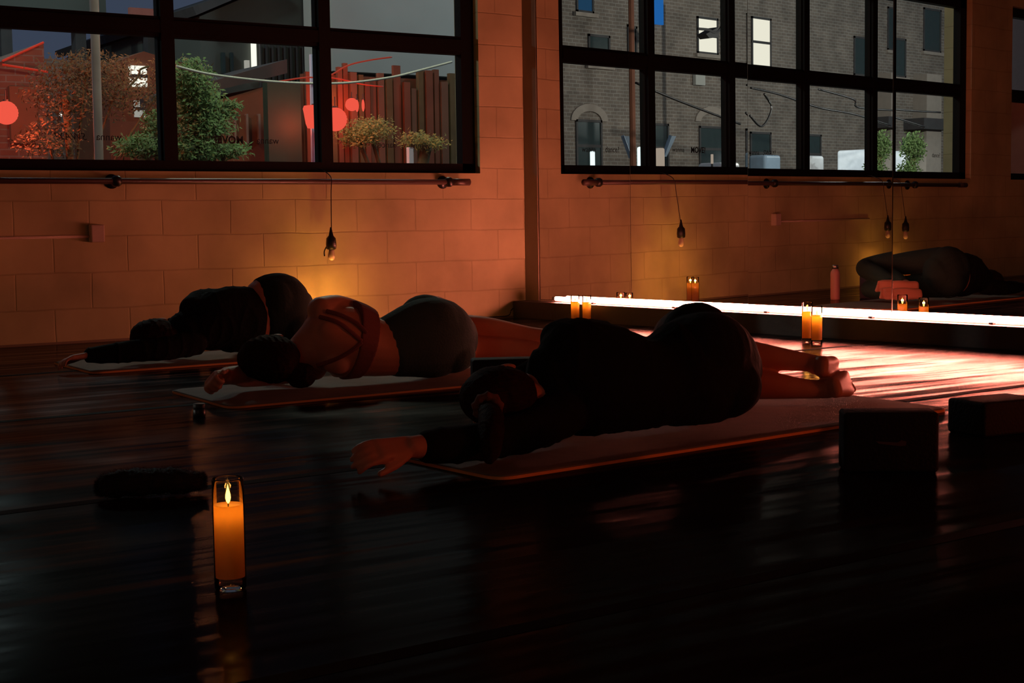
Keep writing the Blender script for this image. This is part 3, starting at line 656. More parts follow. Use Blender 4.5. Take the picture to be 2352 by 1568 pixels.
# ---- farthest person: black top, dark green leggings
def person_far():
    root = empty('person', V(-2.7, 1.45, 0), 'farthest person, curled up by the window wall in black top and dark leggings', 'person', 'people lying on yoga mats')
    T = [(-3.02, 1.42, .105, .050, .055), (-2.955, 1.44, .115, .075, .080), (-2.88, 1.45, .132, .098, .100), (-2.78, 1.45, .158, .132, .112), (-2.70, 1.45, .160, .142, .115),
         (-2.60, 1.45, .158, .132, .115), (-2.53, 1.45, .182, .170, .125), (-2.46, 1.45, .185, .170, .130), (-2.40, 1.43, .165, .130, .110)]
    legR = [(-2.47, 1.40, .270, .085, .095), (-2.42, 1.19, .250, .074, .078), (-2.36, 1.02, .225, .060, .062), (-2.28, 1.02, .205, .056, .058), (-2.20, 1.17, .165, .053, .055), (-2.12, 1.32, .120, .036, .040), (-2.09, 1.39, .105, .030, .036)]
    legL = [(-2.46, 1.42, .105, .090, .10), (-2.38, 1.25, .090, .074, .078), (-2.29, 1.10, .074, .058, .060), (-2.21, 1.10, .066, .054, .056), (-2.14, 1.24, .060, .050, .053), (-2.07, 1.37, .050, .036, .040), (-2.05, 1.44, .044, .031, .036)]
    armL = [(-2.92, 1.50, .070, .052, .055), (-3.08, 1.54, .052, .042, .042), (-3.20, 1.54, .050, .038, .038), (-3.32, 1.53, .045, .034, .034), (-3.41, 1.52, .042, .024, .027)]
    armR = [(-2.90, 1.44, .215, .050, .052), (-2.82, 1.36, .245, .044, .046), (-2.70, 1.28, .235, .040, .040), (-2.80, 1.16, .16, .034, .034), (-2.92, 1.10, .07, .026, .027)]
    I = lambda L, a: [(p[0], p[1], p[2], p[3] + a, p[4] + a) for p in L]
    bm = bmesh.new(); loft(bm, T); loft(bm, legR); loft(bm, legL); loft(bm, armL); loft(bm, armR)
    head(bm, (-3.07, 1.42, .095)); loft(bm, [(-3.06, 1.42, .10, .05), (-3.0, 1.42, .105, .055), (-2.95, 1.43, .12, .07)], 16)
    hand(bm, (-3.41, 1.52, .042), (-1, -.05, -.08), (0, .2, 1), curl=.5, side=1, sc=.95)
    hand(bm, (-2.92, 1.10, .07), (-.7, .2, -.35), (0, 1, .4), curl=.5, side=-1, sc=.9)
    foot(bm, (-2.09, 1.39, .105), (.82, .56, 0), (.5, -.8, 0)); foot(bm, (-2.05, 1.44, .046), (.80, .52, .02), (.45, -.75, .35))
    knit(bm, 'body', M['skin'], root, .0056, 5)
    bm = bmesh.new(); loft(bm, I(T[1:5] + [(-2.632, 1.45, .158, .137, .116)], .012)); loft(bm, I(armL, .010)[:5]); loft(bm, I(armR, .012)[:4]); ell(bm, (-2.93, 1.49, .135), (.07, .06, .055))
    knit(bm, 'hooded_top', M['shirt'], root, .006, 4, wrinkle=.004, wscale=7, seed=4)
    bm = bmesh.new(); loft(bm, I(T[6:], .010)); loft(bm, I(legR[:6], .008)); loft(bm, I(legL[:6], .008)); ell(bm, (-2.51, 1.48, .225), (.105, .115, .125)); ell(bm, (-2.44, 1.49, .12), (.10, .11, .10))
    knit(bm, 'leggings', M['leg_green'], root, .006, 5)
    bm = bmesh.new(); hair_cap(bm, (-3.07, 1.42, .098), (.112, .095, .084)); ell(bm, (-3.06, 1.50, .10), (.07, .045, .05), None, 20)
    knit(bm, 'hair', M['hair'], root, .005, 4, wrinkle=.004, wscale=20)
    return root
person_near().location.z = .020; person_middle().location.z = .020; person_far().location = V(-2.74, 1.57, .033)

# ------------------------------------------------------------------ small things on the floor
p = V(-2.10, 1.95) if False else None
def bottle(loc):
    root = empty('water_bottle', loc, 'slim pink water bottle standing on the floor, seen in the mirror', 'bottle')
    bm = bmesh.new(); lathe(bm, [(.030, 0), (.034, .004), (.035, .02), (.035, .19), (.033, .205), (.022, .222), (.020, .228)], loc, 28); fin(bm, 'body', M['bottle'], root, True)
    bm = bmesh.new(); lathe(bm, [(.021, .228), (.024, .230), (.024, .252), (.021, .256), (.001, .257)], loc, 24); fin(bm, 'cap', M['steel'], root, True)
bottle(V(-2.50, .78))
# fuzzy black roll near the candle
def fuzzy(loc, rz):
    root = empty('fuzzy_sock', loc, 'black fuzzy rolled up sock pair lying left of the foreground candle', 'socks')
    me = bpy.data.meshes.new('roll'); bm = bmesh.new()
    P = [(-.122, 0, .026, .006, .010), (-.112, 0, .029, .022, .030), (-.06, .004, .034, .031, .042), (0, 0, .034, .030, .044), (.06, -.004, .032, .028, .040), (.110, 0, .029, .020, .028), (.120, 0, .028, .006, .008)]
    Q = [cr(P, i / 24) for i in range(25)]; n = 22; R = []
    for q in Q: R.append([Vector((q[0], q[1] + q[4] * math.cos(2 * PI * j / n), q[2] + q[3] * math.sin(2 * PI * j / n))) for j in range(n)])
    rings(bm, R); bmesh.ops.subdivide_edges(bm, edges=bm.edges[:], cuts=1, use_grid_fill=True)
    for v in bm.verts:
        v.co += Vector((v.co.x * .0, v.co.y, v.co.z - .03)).normalized() * (.006 * noise.noise(v.co * 45) + .004 * noise.noise(v.co * 120))
    mx = Matrix.Translation(loc) @ Matrix.Rotation(rz, 4, 'Z'); bmesh.ops.transform(bm, matrix=mx, verts=bm.verts)
    o = fin(bm, 'roll', M['foam'], root, True)
    bm = bmesh.new(); me = o.data
    for f in me.polygons:
        for k in range(2):
            c = f.center + Vector([random.uniform(-.003, .003) for _ in range(3)]); nrm = (f.normal + Vector([random.uniform(-.6, .6) for _ in range(3)])).normalized(); t = nrm.orthogonal().normalized() * .0005
            a, b, e = bm.verts.new(c - t), bm.verts.new(c + t), bm.verts.new(c + nrm * random.uniform(.006, .014)); bm.faces.new((a, b, e))
    me2 = bpy.data.meshes.new('pile'); bm.to_mesh(me2); bm.free(); tag(link('pile', me2, M['foam'], root), kind='stuff')
a = ground(235, 1148); b = ground(462, 1134); c = (a + b) / 2; fuzzy(Vector((c.x, c.y, .002)), math.atan2(b.y - a.y, b.x - a.x))
g = ground(458, 958)
root = empty('small_jar', g, 'tiny dark screw top jar on the floor by the corner of the middle mat', 'jar')
bm = bmesh.new(); lathe(bm, [(.018, 0), (.021, .003), (.021, .026), (.017, .030)], g, 20); fin(bm, 'body', M['black'], root, True)
bm = bmesh.new(); lathe(bm, [(.019, .030), (.020, .032), (.020, .044), (.017, .046)], g, 20); fin(bm, 'lid', M['ledge'], root, True)
# taped seams of the vinyl floor
for k, (x, dy) in enumerate(((-5.0, 0),)):
    pass
for k, y in enumerate((-1.55, -3.05, -4.62, -6.1)):
    bm = bmesh.new(); a, b = Vector((-9, y - .1, 0)), Vector((.4 if y < -2 else -.02, y + .12, 0)); d = (b - a).normalized(); s = Vector((-d.y, d.x, 0)) * .022
    prism(bm, [a - s, b - s, b + s, a + s], (0, 0, .0008)); tag(fin(bm, 'floor_seam_tape', mat('black tape', (.003, .003, .003), .8, spec=.05)), 'flat black tape over a vinyl floor seam', 'tape', 'black tape strips on the floor seams')
#OUTSIDE
# ================================================================== the street outside
M['brick'] = brickmat('brown brick', (.20, .165, .135), (.15, .125, .105), (.27, .25, .22), .21, .075, .010, bump=.5, rough=.9, var=.3)
M['brick_red'] = brickmat('red brick', (.22, .10, .07), (.17, .08, .06), (.20, .16, .14), .21, .075, .010, bump=.5, rough=.9, var=.3)
M['stucco'] = mat('pale grey stucco', (.42, .43, .40), .9, var=.12, scale=1.5)
M['stucco_dark'] = mat('dark grey green siding', (.085, .095, .085), .9, var=.2, scale=1.2)
M['asphalt'] = mat('wet asphalt', (.05, .05, .05), .4, var=.3)
M['roof'] = mat('dark roof shingle', (.05, .05, .052), .8, var=.3, scale=5)
M['wood_red'] = mat('red brown boards', (.20, .07, .035), .8, var=.35, scale=3)
M['wood_pole'] = mat('weathered pole wood', (.26, .19, .16), .85, var=.3, scale=4)
M['fence_b'] = mat('brown boards', (.19, .10, .06), .85, var=.3, scale=3)
M['green_door'] = mat('dark green metal', (.012, .055, .040), .6, var=.2)
M['leaf'] = mat('green needles', (.16, .27, .09), .8, var=.5, scale=6)
M['leaf_yellow'] = mat('yellow green leaves', (.42, .36, .10), .8, var=.4, scale=6)
M['leaf_dark'] = mat('brown twigs', (.13, .10, .045), .9, var=.4, scale=6)
M['dark_glass'] = mat('dark window glass', (.035, .055, .055), .15, var=.2)
M['lit_white'] = emis('lit window', (1, .95, .82), 1.15)
M['lit_dim'] = emis('lit window dim', (.75, .70, .62), .45)
M['lit_blue'] = emis('blue neon window', (.02, .16, .55), .9)
M['lit_soft'] = emis('window with blue tv light', (.02, .07, .15), .8)
M['lantern'] = emis('lantern paper', (1, .105, .065), .95)
M['white_paint'] = mat('white vehicle paint', (.75, .80, .85), .4)
M['blue_paint'] = mat('pale blue vehicle paint', (.25, .36, .48), .35)
M['white_lamp'] = emis('lit sign', (.80, .95, 1), 1.6)
M['white_lamp_b'] = emis('dim lit post', (.50, .40, .33), .9)
M['cable_pale'] = mat('pale cable', (.75, .74, .62), .6)
M['cable_red'] = mat('red cable', (.70, .09, .05), .5)
M['pale_concrete'] = mat('pale concrete', (.30, .26, .22), .85)
bm = bmesh.new(); lbox(bm, (-60, .4, -1.4), (40, 45, -1.2)); struct(bm, 'ground', M['asphalt'])

def rect(f, x0, y0, x1, y1, Y):
    a, b = f(x0, (y0 + y1) / 2, Y), f(x1, (y0 + y1) / 2, Y); c, d = f((x0 + x1) / 2, y0, Y), f((x0 + x1) / 2, y1, Y)
    return min(a.x, b.x), max(a.x, b.x), min(c.z, d.z), max(c.z, d.z)
def slab(bm, r, Y, dep):
    x0, x1, z0, z1 = r; lbox(bm, (x0, Y, z0), (x1, Y + dep, z1))
D, R_ = at, seen_in_mirror
# ---- brick building across the street, seen in the mirrors
root = empty('brick_building', (-24, 14, -1.2), 'long brown brick building across the street with lit upper windows, seen in the mirrors', 'building')
bm = bmesh.new(); lbox(bm, (-30.0, 14, -1.2), (-11.5, 20, 9)); fin(bm, 'wall', M['brick'], root)
def bwin(r, glass, Y=14, sash=True, name='window'):
    x0, x1, z0, z1 = r
    bm = bmesh.new(); t = .05
    for a, b in (((x0, z0), (x0 + t, z1)), ((x1 - t, z0), (x1, z1)), ((x0, z0), (x1, z0 + t)), ((x0, z1 - t), (x1, z1))): lbox(bm, (a[0], Y - .03, a[1]), (b[0], Y + .05, b[1]))
    if sash: lbox(bm, (x0, Y - .02, (z0 + z1) / 2 - .03), (x1, Y + .05, (z0 + z1) / 2 + .03))
    f = fin(bm, name, M['roof'], root)
    bm = bmesh.new(); lbox(bm, (x0 + t, Y - .012, z0 + t), (x1 - t, Y + .01, z1 - t)); fin(bm, 'pane', glass, f)
    bm = bmesh.new(); lbox(bm, (x0 - .08, Y - .08, z0 - .08), (x1 + .08, Y + .02, z0)); fin(bm, 'sill', M['pale_concrete'], f)
for q, g, sash in (((1322, 275, 1382, 395), 'dark_glass', True), ((1480, 283, 1535, 395), 'dark_glass', True), ((1605, 290, 1662, 395), 'dark_glass', True), ((1722, 303, 1770, 400), 'dark_glass', True),
                   ((1840, 308, 1885, 400), 'dark_glass', True), ((1600, 40, 1648, 125), 'lit_white', True), ((1725, 40, 1770, 155), 'lit_white', True), ((1322, -40, 1362, 30), 'lit_soft', False),
                   ((1960, 85, 1998, 175), 'dark_glass', False), ((2120, 20, 2160, 120), 'dark_glass', False), ((1440, 60, 1462, 130), 'dark_glass', False), ((1350, 80, 1400, 150), 'dark_glass', False)):
    bwin(rect(R_, *q, 14.0), M[g], 14.0, sash)
r = rect(R_, 1470, -40, 1518, 55, 14); bm = bmesh.new(); slab(bm, r, 13.93, .05); fin(bm, 'neon_window', M['lit_blue'], root)
r = rect(R_, 1590, 172, 1612, 196, 14); bm = bmesh.new(); slab(bm, r, 13.9, .08); fin(bm, 'meter_box', M['stucco'], root)
bm = bmesh.new(); a = R_(1452, 250, 13.9); tube(bm, [(a.x, 13.9, -1.2), (a.x, 13.9, 8)], .07, 8); fin(bm, 'downpipe', M['wood_red'], root)
for x0, x1 in ((1310, 1395), (1596, 1672)):
    r = rect(R_, x0, 250, x1, 300, 14); cx = (r[0] + r[1]) / 2; w = (r[1] - r[0]) / 2; zb = r[2] + .2
    bm = bmesh.new(); pts = []
    for k in range(13):
        a = PI * k / 12; pts.append(Vector((cx + math.cos(a) * w, 13.97, zb + math.sin(a) * .35)))
    for k in range(12, -1, -1):
        a = PI * k / 12; pts.append(Vector((cx + math.cos(a) * (w - .2), 13.97, zb + math.sin(a) * .20)))
    prism(bm, pts, (0, .03, 0)); fin(bm, 'arch', M['pale_concrete'], root)
r = rect(R_, 2128, 220, 2162, 400, 13.6); bm = bmesh.new(); lbox(bm, (r[0], 13.6, -1.2), (r[1], 14.0, 4.2)); fin(bm, 'pilaster', M['pale_concrete'], root)
r = rect(R_, 2072, 318, 2127, 400, 14); bm = bmesh.new(); slab(bm, r, 13.95, .06); fin(bm, 'doorway', M['green_door'], root)
r = rect(R_, 2075, 275, 2135, 300, 14); bm = bmesh.new(); slab(bm, r, 13.4, .6); fin(bm, 'awning', M['roof'], root)
r = rect(R_, 2165, 60, 2240, 400, 14); bm = bmesh.new(); lbox(bm, (-40, 14.4, -1.2), (-30.0, 20, 8)); tag(fin(bm, 'grey_house', mat('mauve grey render', (.17, .13, .13), .9)), 'plain grey house beside the brick building, at the right edge of the mirrored window', 'building')
def cable(name, f, pts, Y, rad, m, label, cat='cable', group=None):
    bm = bmesh.new(); tube(bm, [f(x, y, Y) for x, y in pts], rad, 6); return tag(fin(bm, name, m, None, True), label, cat, group)
for pts, l in ((((1460, 190), (1560, 232), (1700, 285)), 'thin overhead cable crossing the brick wall in the second mirror'),
               (((1715, 195), (1790, 217), (1880, 247), (1960, 262), (2045, 288)), 'dark overhead cable sagging across the brick wall, the lower of two'),
               (((1880, 205), (1960, 228), (2050, 250), (2160, 258)), 'dark overhead cable across the brick wall, the upper of two'),
               (((1722, 265), (1750, 290), (1772, 250), (1755, 215)), 'drooping loop of dark cable on the brick wall')):
    cable('overhead_cable', R_, pts, 10.5, .022, M['black'], l, 'cable', 'overhead cables seen in the mirrors')
# lamp bracket before the lit window
root = empty('street_sign_lamp', R_(1630, 75, 12), 'dark angular lamp bracket silhouetted before the brightest lit window', 'lamp')
bm = bmesh.new(); prism(bm, [R_(1622, 78, 12), R_(1650, 62, 12), R_(1652, 85, 12), R_(1630, 88, 12)], (0, .25, 0)); fin(bm, 'head', M['roof'], root)
bm = bmesh.new(); a = R_(1650, 72, 12); tube(bm, [R_(1602, 66, 12), R_(1625, 68, 12), a, (a.x - .4, 12, a.z + .5)], .03, 6); tube(bm, [(a.x - .4, 12, a.z + .5), (a.x - .4, 12, -1.2)], .05, 8); fin(bm, 'arm', M['roof'], root)
# things in the street seen through the bottom of the mirrored window
def thing_box(name, q, Y, dep, m, label, cat, f=R_, bev=.03, group=None):
    r = rect(f, *q, Y); bm = bmesh.new(); box(bm, ((r[0] + r[1]) / 2, Y + dep / 2, (r[2] + r[3]) / 2), (r[1] - r[0], dep, r[3] - r[2]), bev=min(bev, (r[1] - r[0]) * .3))
    return bm, r
def van(name, q, Y, body, label):
    """q: photo x of far corner, near corner, tail end; y of the roof"""
    x0, xm, xr, y = q; A = R_(xm, y, Y); E = R_(xr, y, Y); w = .3
    while R_(x0, y, Y + w).x > A.x and w < 2.1: w += .05
    zb = -1.2; zt = A.z; L_ = max(A.x - E.x, .6)
    root = empty(name, (A.x - L_ / 2, Y + w / 2, zb), label, 'van')
    bm = bmesh.new(); box(bm, (A.x - L_ / 2, Y + w / 2, (zt + zb + .4) / 2), (L_, w, zt - zb - .4), bev=.06, seg=3); fin(bm, 'cargo_box', body, root)
    bm = bmesh.new(); lbox(bm, (A.x - L_ - .9, Y + .08, zb + .45), (A.x - L_, Y + w - .08, zt - .7)); fin(bm, 'cab', M['stucco_dark'], root)
    for wx in (A.x - L_ - .5, A.x - .25):
        bm = bmesh.new(); bmesh.ops.create_cone(bm, cap_ends=True, segments=20, radius1=.38, radius2=.38, depth=.2, matrix=Matrix.Translation((wx, Y + .12, zb + .38)) @ Matrix.Rotation(PI / 2, 4, 'X')); fin(bm, 'wheel', M['black'], root)
van('box_truck', (1925, 1998, 2015, 342), 11.8, M['white_paint'], 'bright white box truck parked on the street, seen through the mirrored window')
van('parked_van', (1720, 1758, 1766, 355), 11.8, M['blue_paint'], 'pale blue van parked on the street left of the white truck')
van('small_van', (1838, 1860, 1868, 357), 11.8, M['white_paint'], 'small white van parked between the pale blue van and the truck')
def post(q, Y, m, label, cap=None):
    r = rect(R_, *q, Y); x0, x1, z0, z1 = r; cx = (x0 + x1) / 2; w = (x1 - x0) / 2
    root = empty('light_post', (cx, Y, -1.2), label, 'lamp', 'lit posts at the kerb')
    bm = bmesh.new(); box(bm, (cx, Y, (z0 + z1) / 2), (2 * w, 2 * w, z1 - z0), bev=w * .4); fin(bm, 'glowing_panel', m, root)
    bm = bmesh.new(); box(bm, (cx, Y, (z0 - 1.2) / 2), (2 * w * .7, 2 * w * .7, z0 + 1.2)); fin(bm, 'stem', M['roof'], root)
post((1358, 347, 1364, 392), 7, M['white_lamp'], 'thin bright white lit post in the leftmost mirrored window pane')
post((1470, 337, 1483, 392), 7, M['white_lamp'], 'wide bright white lit post left of the first mirrored window bar')
post((1510, 340, 1521, 392), 7, M['white_lamp_b'], 'dim cream glowing post standing in for a reflection, right of the first mirrored window bar')  # glowing post added in place of a reflection
post((1634, 354, 1637, 376), 8, M['white_lamp_b'], 'thin faint post over the low white planter')
r = rect(R_, 1629, 374, 1673, 395, 8.6); bm = bmesh.new(); box(bm, ((r[0] + r[1]) / 2, 8.6, (r[3] - 1.2) / 2), (r[1] - r[0], .5, r[3] + 1.2), bev=.05); tag(fin(bm, 'planter', M['white_paint']), 'low white planter box on the street at the bottom of the mirrored window', 'planter')
for (xa, ya, xb, yb), l in (((1430, 312, 1448, 362), 'slanting pale flag pole at the left of the mirrored V shape'), ((1540, 312, 1522, 362), 'slanting pale blue flag pole at the right of the mirrored V shape')):
    a, b = R_(xa, ya, 9), R_(xb, yb, 9); bm = bmesh.new(); tube(bm, [a, b], .03, 6); prism(bm, [a, a + (b - a) * .95, a + (b - a) * .95 + Vector((-.10, 0, 0)), a + Vector((-.16, 0, 0))], (0, .015, 0)); tag(fin(bm, 'flag_pole', M['blue_paint']), l, 'pole', 'pale slanting poles in the street')
random.seed(5)
def foliage(bm, c, r, n, size, droop=0.):
    c = Vector(c)
    for _ in range(n):
        while True:
            v = Vector([random.uniform(-1, 1) for _ in range(3)])
            if v.length <= 1: break
        v *= (.55 + .45 * random.random()); p = c + Vector((v.x * r[0], v.y * r[1], v.z * r[2]))
        d = Vector([random.gauss(0, 1) for _ in range(3)]); d.z -= droop; d.normalize(); u = d.orthogonal().normalized() * size * random.uniform(.12, .3); L_ = size * random.uniform(.6, 1.4)
        bm.faces.new([bm.verts.new(q) for q in (p, p + d * L_ * .5 + u, p + d * L_, p + d * L_ * .5 - u)])
def tree(base, blobs, n, size, m, label, trunk_r=.07, group=None, droop=0., cat='tree', name='tree'):
    root = empty(name, base, label, cat, group)
    bm = bmesh.new(); b = Vector(base); top = Vector(blobs[0][0]); tube(bm, [b, (b + top) / 2 + Vector((.05, 0, 0)), top], trunk_r, 8)
    for c, r in blobs: tube(bm, [(b + top) / 2 + Vector((.05, 0, 0)), (Vector(c) + (b + top) / 2) / 2 + Vector((0, 0, .1)), Vector(c)], trunk_r * .35, 6)
    fin(bm, 'trunk', M['leaf_dark'], root, True)
    bm = bmesh.new(); tot = sum(r[0] * r[2] for c, r in blobs)
    for c, r in blobs: foliage(bm, c, r, int(n * r[0] * r[2] / tot), size, droop)
    tag(fin(bm, 'foliage', m, root), kind='stuff')
def bl(f, x, y, Y, rx, rz, ry=.5):
    p = f(x, y, Y); return (tuple(p), (rx, ry, rz))
# young tree by the doorway in the right mirror
p = R_(2098, 340, 10.6); tree((p.x, 10.6, -1.2), [((p.x, 10.6, p.z), (.36, .3, .42)), ((p.x + .2, 10.6, p.z - .6), (.35, .3, .4))], 2600, .07, M['leaf'], 'small bushy tree by the doorway, seen in the rightmost mirror')

# ---- direct view through the window
c0 = at(-30, 128, 13); c1 = at(400, 138, 13); bm = bmesh.new(); lbox(bm, (c0.x - 4, 13, -1.2), (c1.x + 1.5, 13.3, c0.z)); tag(fin(bm, 'garden_wall', M['brick_red']), 'long dark brick garden wall behind the twiggy tree', 'wall')
# far gabled building, dark green grey
root = empty('gabled_house', at(600, 200, 13), 'large dark gabled house rising behind the trees in the middle window', 'building')
a, b, c = at(458, 38, 12.5), at(600, -22, 12.5), at(760, -45, 12.5); e = at(742, 0, 12.5); f0 = at(458, 72, 12.5)
bm = bmesh.new(); prism(bm, [Vector((a.x, 12.5, -1.2)), a, b, Vector((e.x + 1.2, 12.5, c.z)), Vector((e.x + 1.2, 12.5, -1.2))], (0, 6, 0)); fin(bm, 'wall', M['stucco_dark'], root)
bm = bmesh.new(); prism(bm, [a + Vector((-.15, -.25, -.02)), b + Vector((0, -.25, .05)), b + Vector((0, -.25, .13)), a + Vector((-.2, -.25, .10))], (0, 6.3, 0)); fin(bm, 'roof', M['roof'], root)
for x0, y0, x1, y1, m_ in ((566, 138, 575, 178, 'lit_dim'), (582, 96, 591, 180, 'lit_white'), (512, 120, 519, 168, 'dark_glass'), (532, 120, 538, 168, 'dark_glass')):
    r = rect(D, x0, y0, x1, y1, 12.4); bm = bmesh.new(); slab(bm, r, 12.42, .06); fin(bm, 'window', M[m_], root)
for k in range(10):
    x = 600 + k * 14; r = rect(D, x, 100, x + 3, 200, 12.4); bm = bmesh.new(); slab(bm, r, 12.42, .08); fin(bm, 'batten', M['roof'], root)
# pale building on the right, its grey standing in for haze on the pane
root = empty('pale_building', at(900, 40, 11), 'pale grey building filling the upper right window pane', 'building')
r = rect(D, 762, -80, 1100, 100, 11.2); bm = bmesh.new(); lbox(bm, (r[0], 11.2, r[2] - .45), (r[1] + 3, 12.1, 7)); fin(bm, 'wall', M['stucco'], root)
bm = bmesh.new(); lbox(bm, (r[0], 11.4, -1.2), (r[1] + 3, 12.1, r[2] - .45)); fin(bm, 'base_wall', M['stucco_dark'], root)
# left brick house with pitched roof
root = empty('brick_house', at(60, 250, 9), 'red lit brick house with a low gable at the far left of the window', 'building')
p0, p1, p2, p3 = at(-60, 160, 9), at(12, 140, 9), at(100, 96, 9), at(100, 361, 9)
bm = bmesh.new(); prism(bm, [Vector((p0.x - 1, 9, -1.2)), Vector((p0.x - 1, 9, p0.z)), Vector((p1.x, 9, p1.z - .0)), Vector((p2.x, 9, p2.z)), Vector((p2.x, 9, -1.2))], (0, 2.5, 0)); fin(bm, 'wall', M['brick_red'], root)
bm = bmesh.new(); q0, q1 = at(5, 148, 8.9), at(110, 165, 8.9); tube(bm, [q0, q1], .014, 6); tube(bm, [at(5, 140, 8.9), at(100, 97, 8.9)], .014, 6); fin(bm, 'roof_edge', M['cable_red'], root)
r = rect(D, 20, 200, 83, 330, 9); bm = bmesh.new(); slab(bm, r, 8.93, .1); fin(bm, 'red_door', M['wood_red'], root)
# upper left building, grey with a pinkish patch
root = empty('grey_building', at(180, 10, 14), 'grey green building filling the upper left window pane', 'building')
r = rect(D, -40, -80, 375, 62, 14); bm = bmesh.new(); lbox(bm, (r[0] - 3, 14, r[2]), (r[1] - .9, 14.4, 8)); fin(bm, 'wall', M['stucco_dark'], root)
for px in (10, 180, 345):
    c = at(px, 70, 14.2); bm = bmesh.new(); lbox(bm, (c.x - .08, 14.1, -1.2), (c.x + .08, 14.3, r[2] + .05)); fin(bm, 'column', M['roof'], root)
r2 = rect(D, 295, 20, 360, 42, 14); bm = bmesh.new(); slab(bm, r2, 13.94, .08); fin(bm, 'pink_panel', mat('pink painted panel', (.45, .16, .13), .8), root)
# house behind the pine with lit window
root = empty('low_house', at(300, 200, 10.5), 'low brown house behind bare twigs with one bright lit window', 'building')
a, b = at(255, 361, 10.5), at(395, 100, 10.5); g = at(330, 118, 10.5)
bm = bmesh.new(); prism(bm, [Vector((a.x, 10.5, -1.2)), Vector((a.x, 10.5, at(260, 150, 10.5).z)), g, Vector((b.x + .3, 10.5, at(395, 150, 10.5).z)), Vector((b.x + .3, 10.5, -1.2))], (0, 1.4, 0)); fin(bm, 'wall', M['wood_red'], root)
for q, m_ in (((302, 150, 341, 198), 'lit_white'), ((314, 230, 336, 268), 'lit_dim')):
    r = rect(D, *q, 10.4); bm = bmesh.new(); slab(bm, r, 10.45, .05); w = fin(bm, 'window', M[m_], root)
    bm = bmesh.new(); lbox(bm, (r[0], 10.42, (r[2] + r[3]) / 2 - .02), (r[1], 10.46, (r[2] + r[3]) / 2 + .02)); fin(bm, 'window_bar', M['roof'], w)
# red shed
root = empty('garden_shed', at(545, 280, 8), 'red brown boarded shed with sloping dark roof in the middle window', 'shed')
a, b, c, d = at(470, 240, 8), at(612, 198, 8), at(612, 361, 8), at(470, 361, 8)
bm = bmesh.new(); prism(bm, [Vector((d.x, 8, -1.2)), a, b, Vector((c.x, 8, -1.2))], (0, 1.2, 0)); fin(bm, 'wall', M['wood_red'], root)
bm = bmesh.new(); a2, b2 = at(432, 224, 7.9), at(660, 168, 7.9); prism(bm, [a2, b2, b2 + Vector((0, 0, .16)), a2 + Vector((0, 0, .10))], (0, 1.5, 0)); fin(bm, 'roof', M['roof'], root)
for k, x in enumerate((498, 520, 534, 562, 590)):
    r = rect(D, x, 262, x + 5, 330, 8); bm = bmesh.new(); slab(bm, r, 7.95, .06); fin(bm, 'batten', M['wood_pole'], root)
# green door column
r = rect(D, 616, 190, 692, 370, 7.2); bm = bmesh.new(); lbox(bm, (r[0], 7.2, -1.2), (r[1], 7.32, r[3])); tag(fin(bm, 'metal_cabinet', M['green_door']), 'tall dark green metal cabinet left of the red lanterns', 'cabinet')
# fence of vertical boards, each board a part
root = empty('board_fence', at(900, 300, 8.5), 'tall red brown fence of uneven vertical boards behind the lanterns', 'fence')
random.seed(11)
bm = bmesh.new(); x0 = at(700, 300, 8.6).x; x1 = at(1075, 300, 8.6).x; zt = at(900, 160, 8.6).z
lbox(bm, (x0, 8.62, -1.2), (x1, 8.7, zt - .1)); fin(bm, 'backing_panel', M['wood_red'], root)
k = 0; x = x0
while x < x1 - .1:
    w = random.uniform(.07, .12); h = zt + random.uniform(-.25, .05); bm = bmesh.new(); lbox(bm, (x, 8.5 + random.uniform(0, .04), -1.2), (x + w * .86, 8.58, h)); fin(bm, 'board', [M['wood_red'], M['wood_red'], M['fence_b'], M['leaf_dark']][k % 4], root); x += w * 1.15; k += 1
# posts and poles
def pole(x, ytop, Y, rad, m, label, lean=0):
    p = at(x, 361, Y); q = at(x - lean, ytop, Y); bm = bmesh.new(); tube(bm, [(p.x, Y, -1.2), q], rad, 12); tag(fin(bm, 'utility_pole' if rad > .05 else 'metal_post', m, None, True), label, 'pole')
pole(224, -30, 5.5, .042, M['wood_pole'], 'tall pale wooden utility pole in the left window pane', 9)
pole(715, 125, 6.3, .022, mat('blue grey pipe', (.35, .38, .55), .4), 'blue grey metal post above the drum lantern')
r = rect(D, 940, 338, 950, 380, 6.5); bm = bmesh.new(); lbox(bm, (r[0], 6.5, -1.2), (r[1], 6.56, r[3])); tag(fin(bm, 'marker_post', M['white_paint']), 'short pale marker post at the foot of the right window pane', 'post')
# lanterns
def lantern(x, y, rpx, Y, label, drum=False, sx=1, power=2.):
    c = at(x, y, Y); rr = rpx / FPX * (c - CAM).dot(FW)
    root = empty('paper_lantern', c, label, 'lantern', 'glowing red paper lanterns outside')
    bm = bmesh.new()
    if drum: lathe(bm, [(rr * .62, -rr), (rr * .78, -rr * .6), (rr * .92, rr * .3), (rr, rr * .7), (rr * .9, rr * .95), (rr * .5, rr)], c, 24)
    else:
        pr = [(max(rr * sx * math.sin(PI * k / 24), .002) * (1 + .02 * (-1) ** k), -rr * math.cos(PI * k / 24)) for k in range(25)]; lathe(bm, pr, c, 24)
    fin(bm, 'paper_shade', M['lantern'], root, True)
    bm = bmesh.new(); tube(bm, [c + Vector((0, 0, rr * .95)), c + Vector((0, 0, rr * 1.12))], rr * .22, 10); tube(bm, [c + Vector((0, 0, rr)), c + Vector((0, 0, rr * 1.9))], .006, 5); fin(bm, 'cap', M['roof'], root)
    lamp('lantern_light', c + Vector((.22, -rr - .10, .1)), power, (1, .10, .04), .03); lamp('lantern_light', c + Vector((0, rr + .3, 0)), power * 2.5, (1, .10, .04), .03)
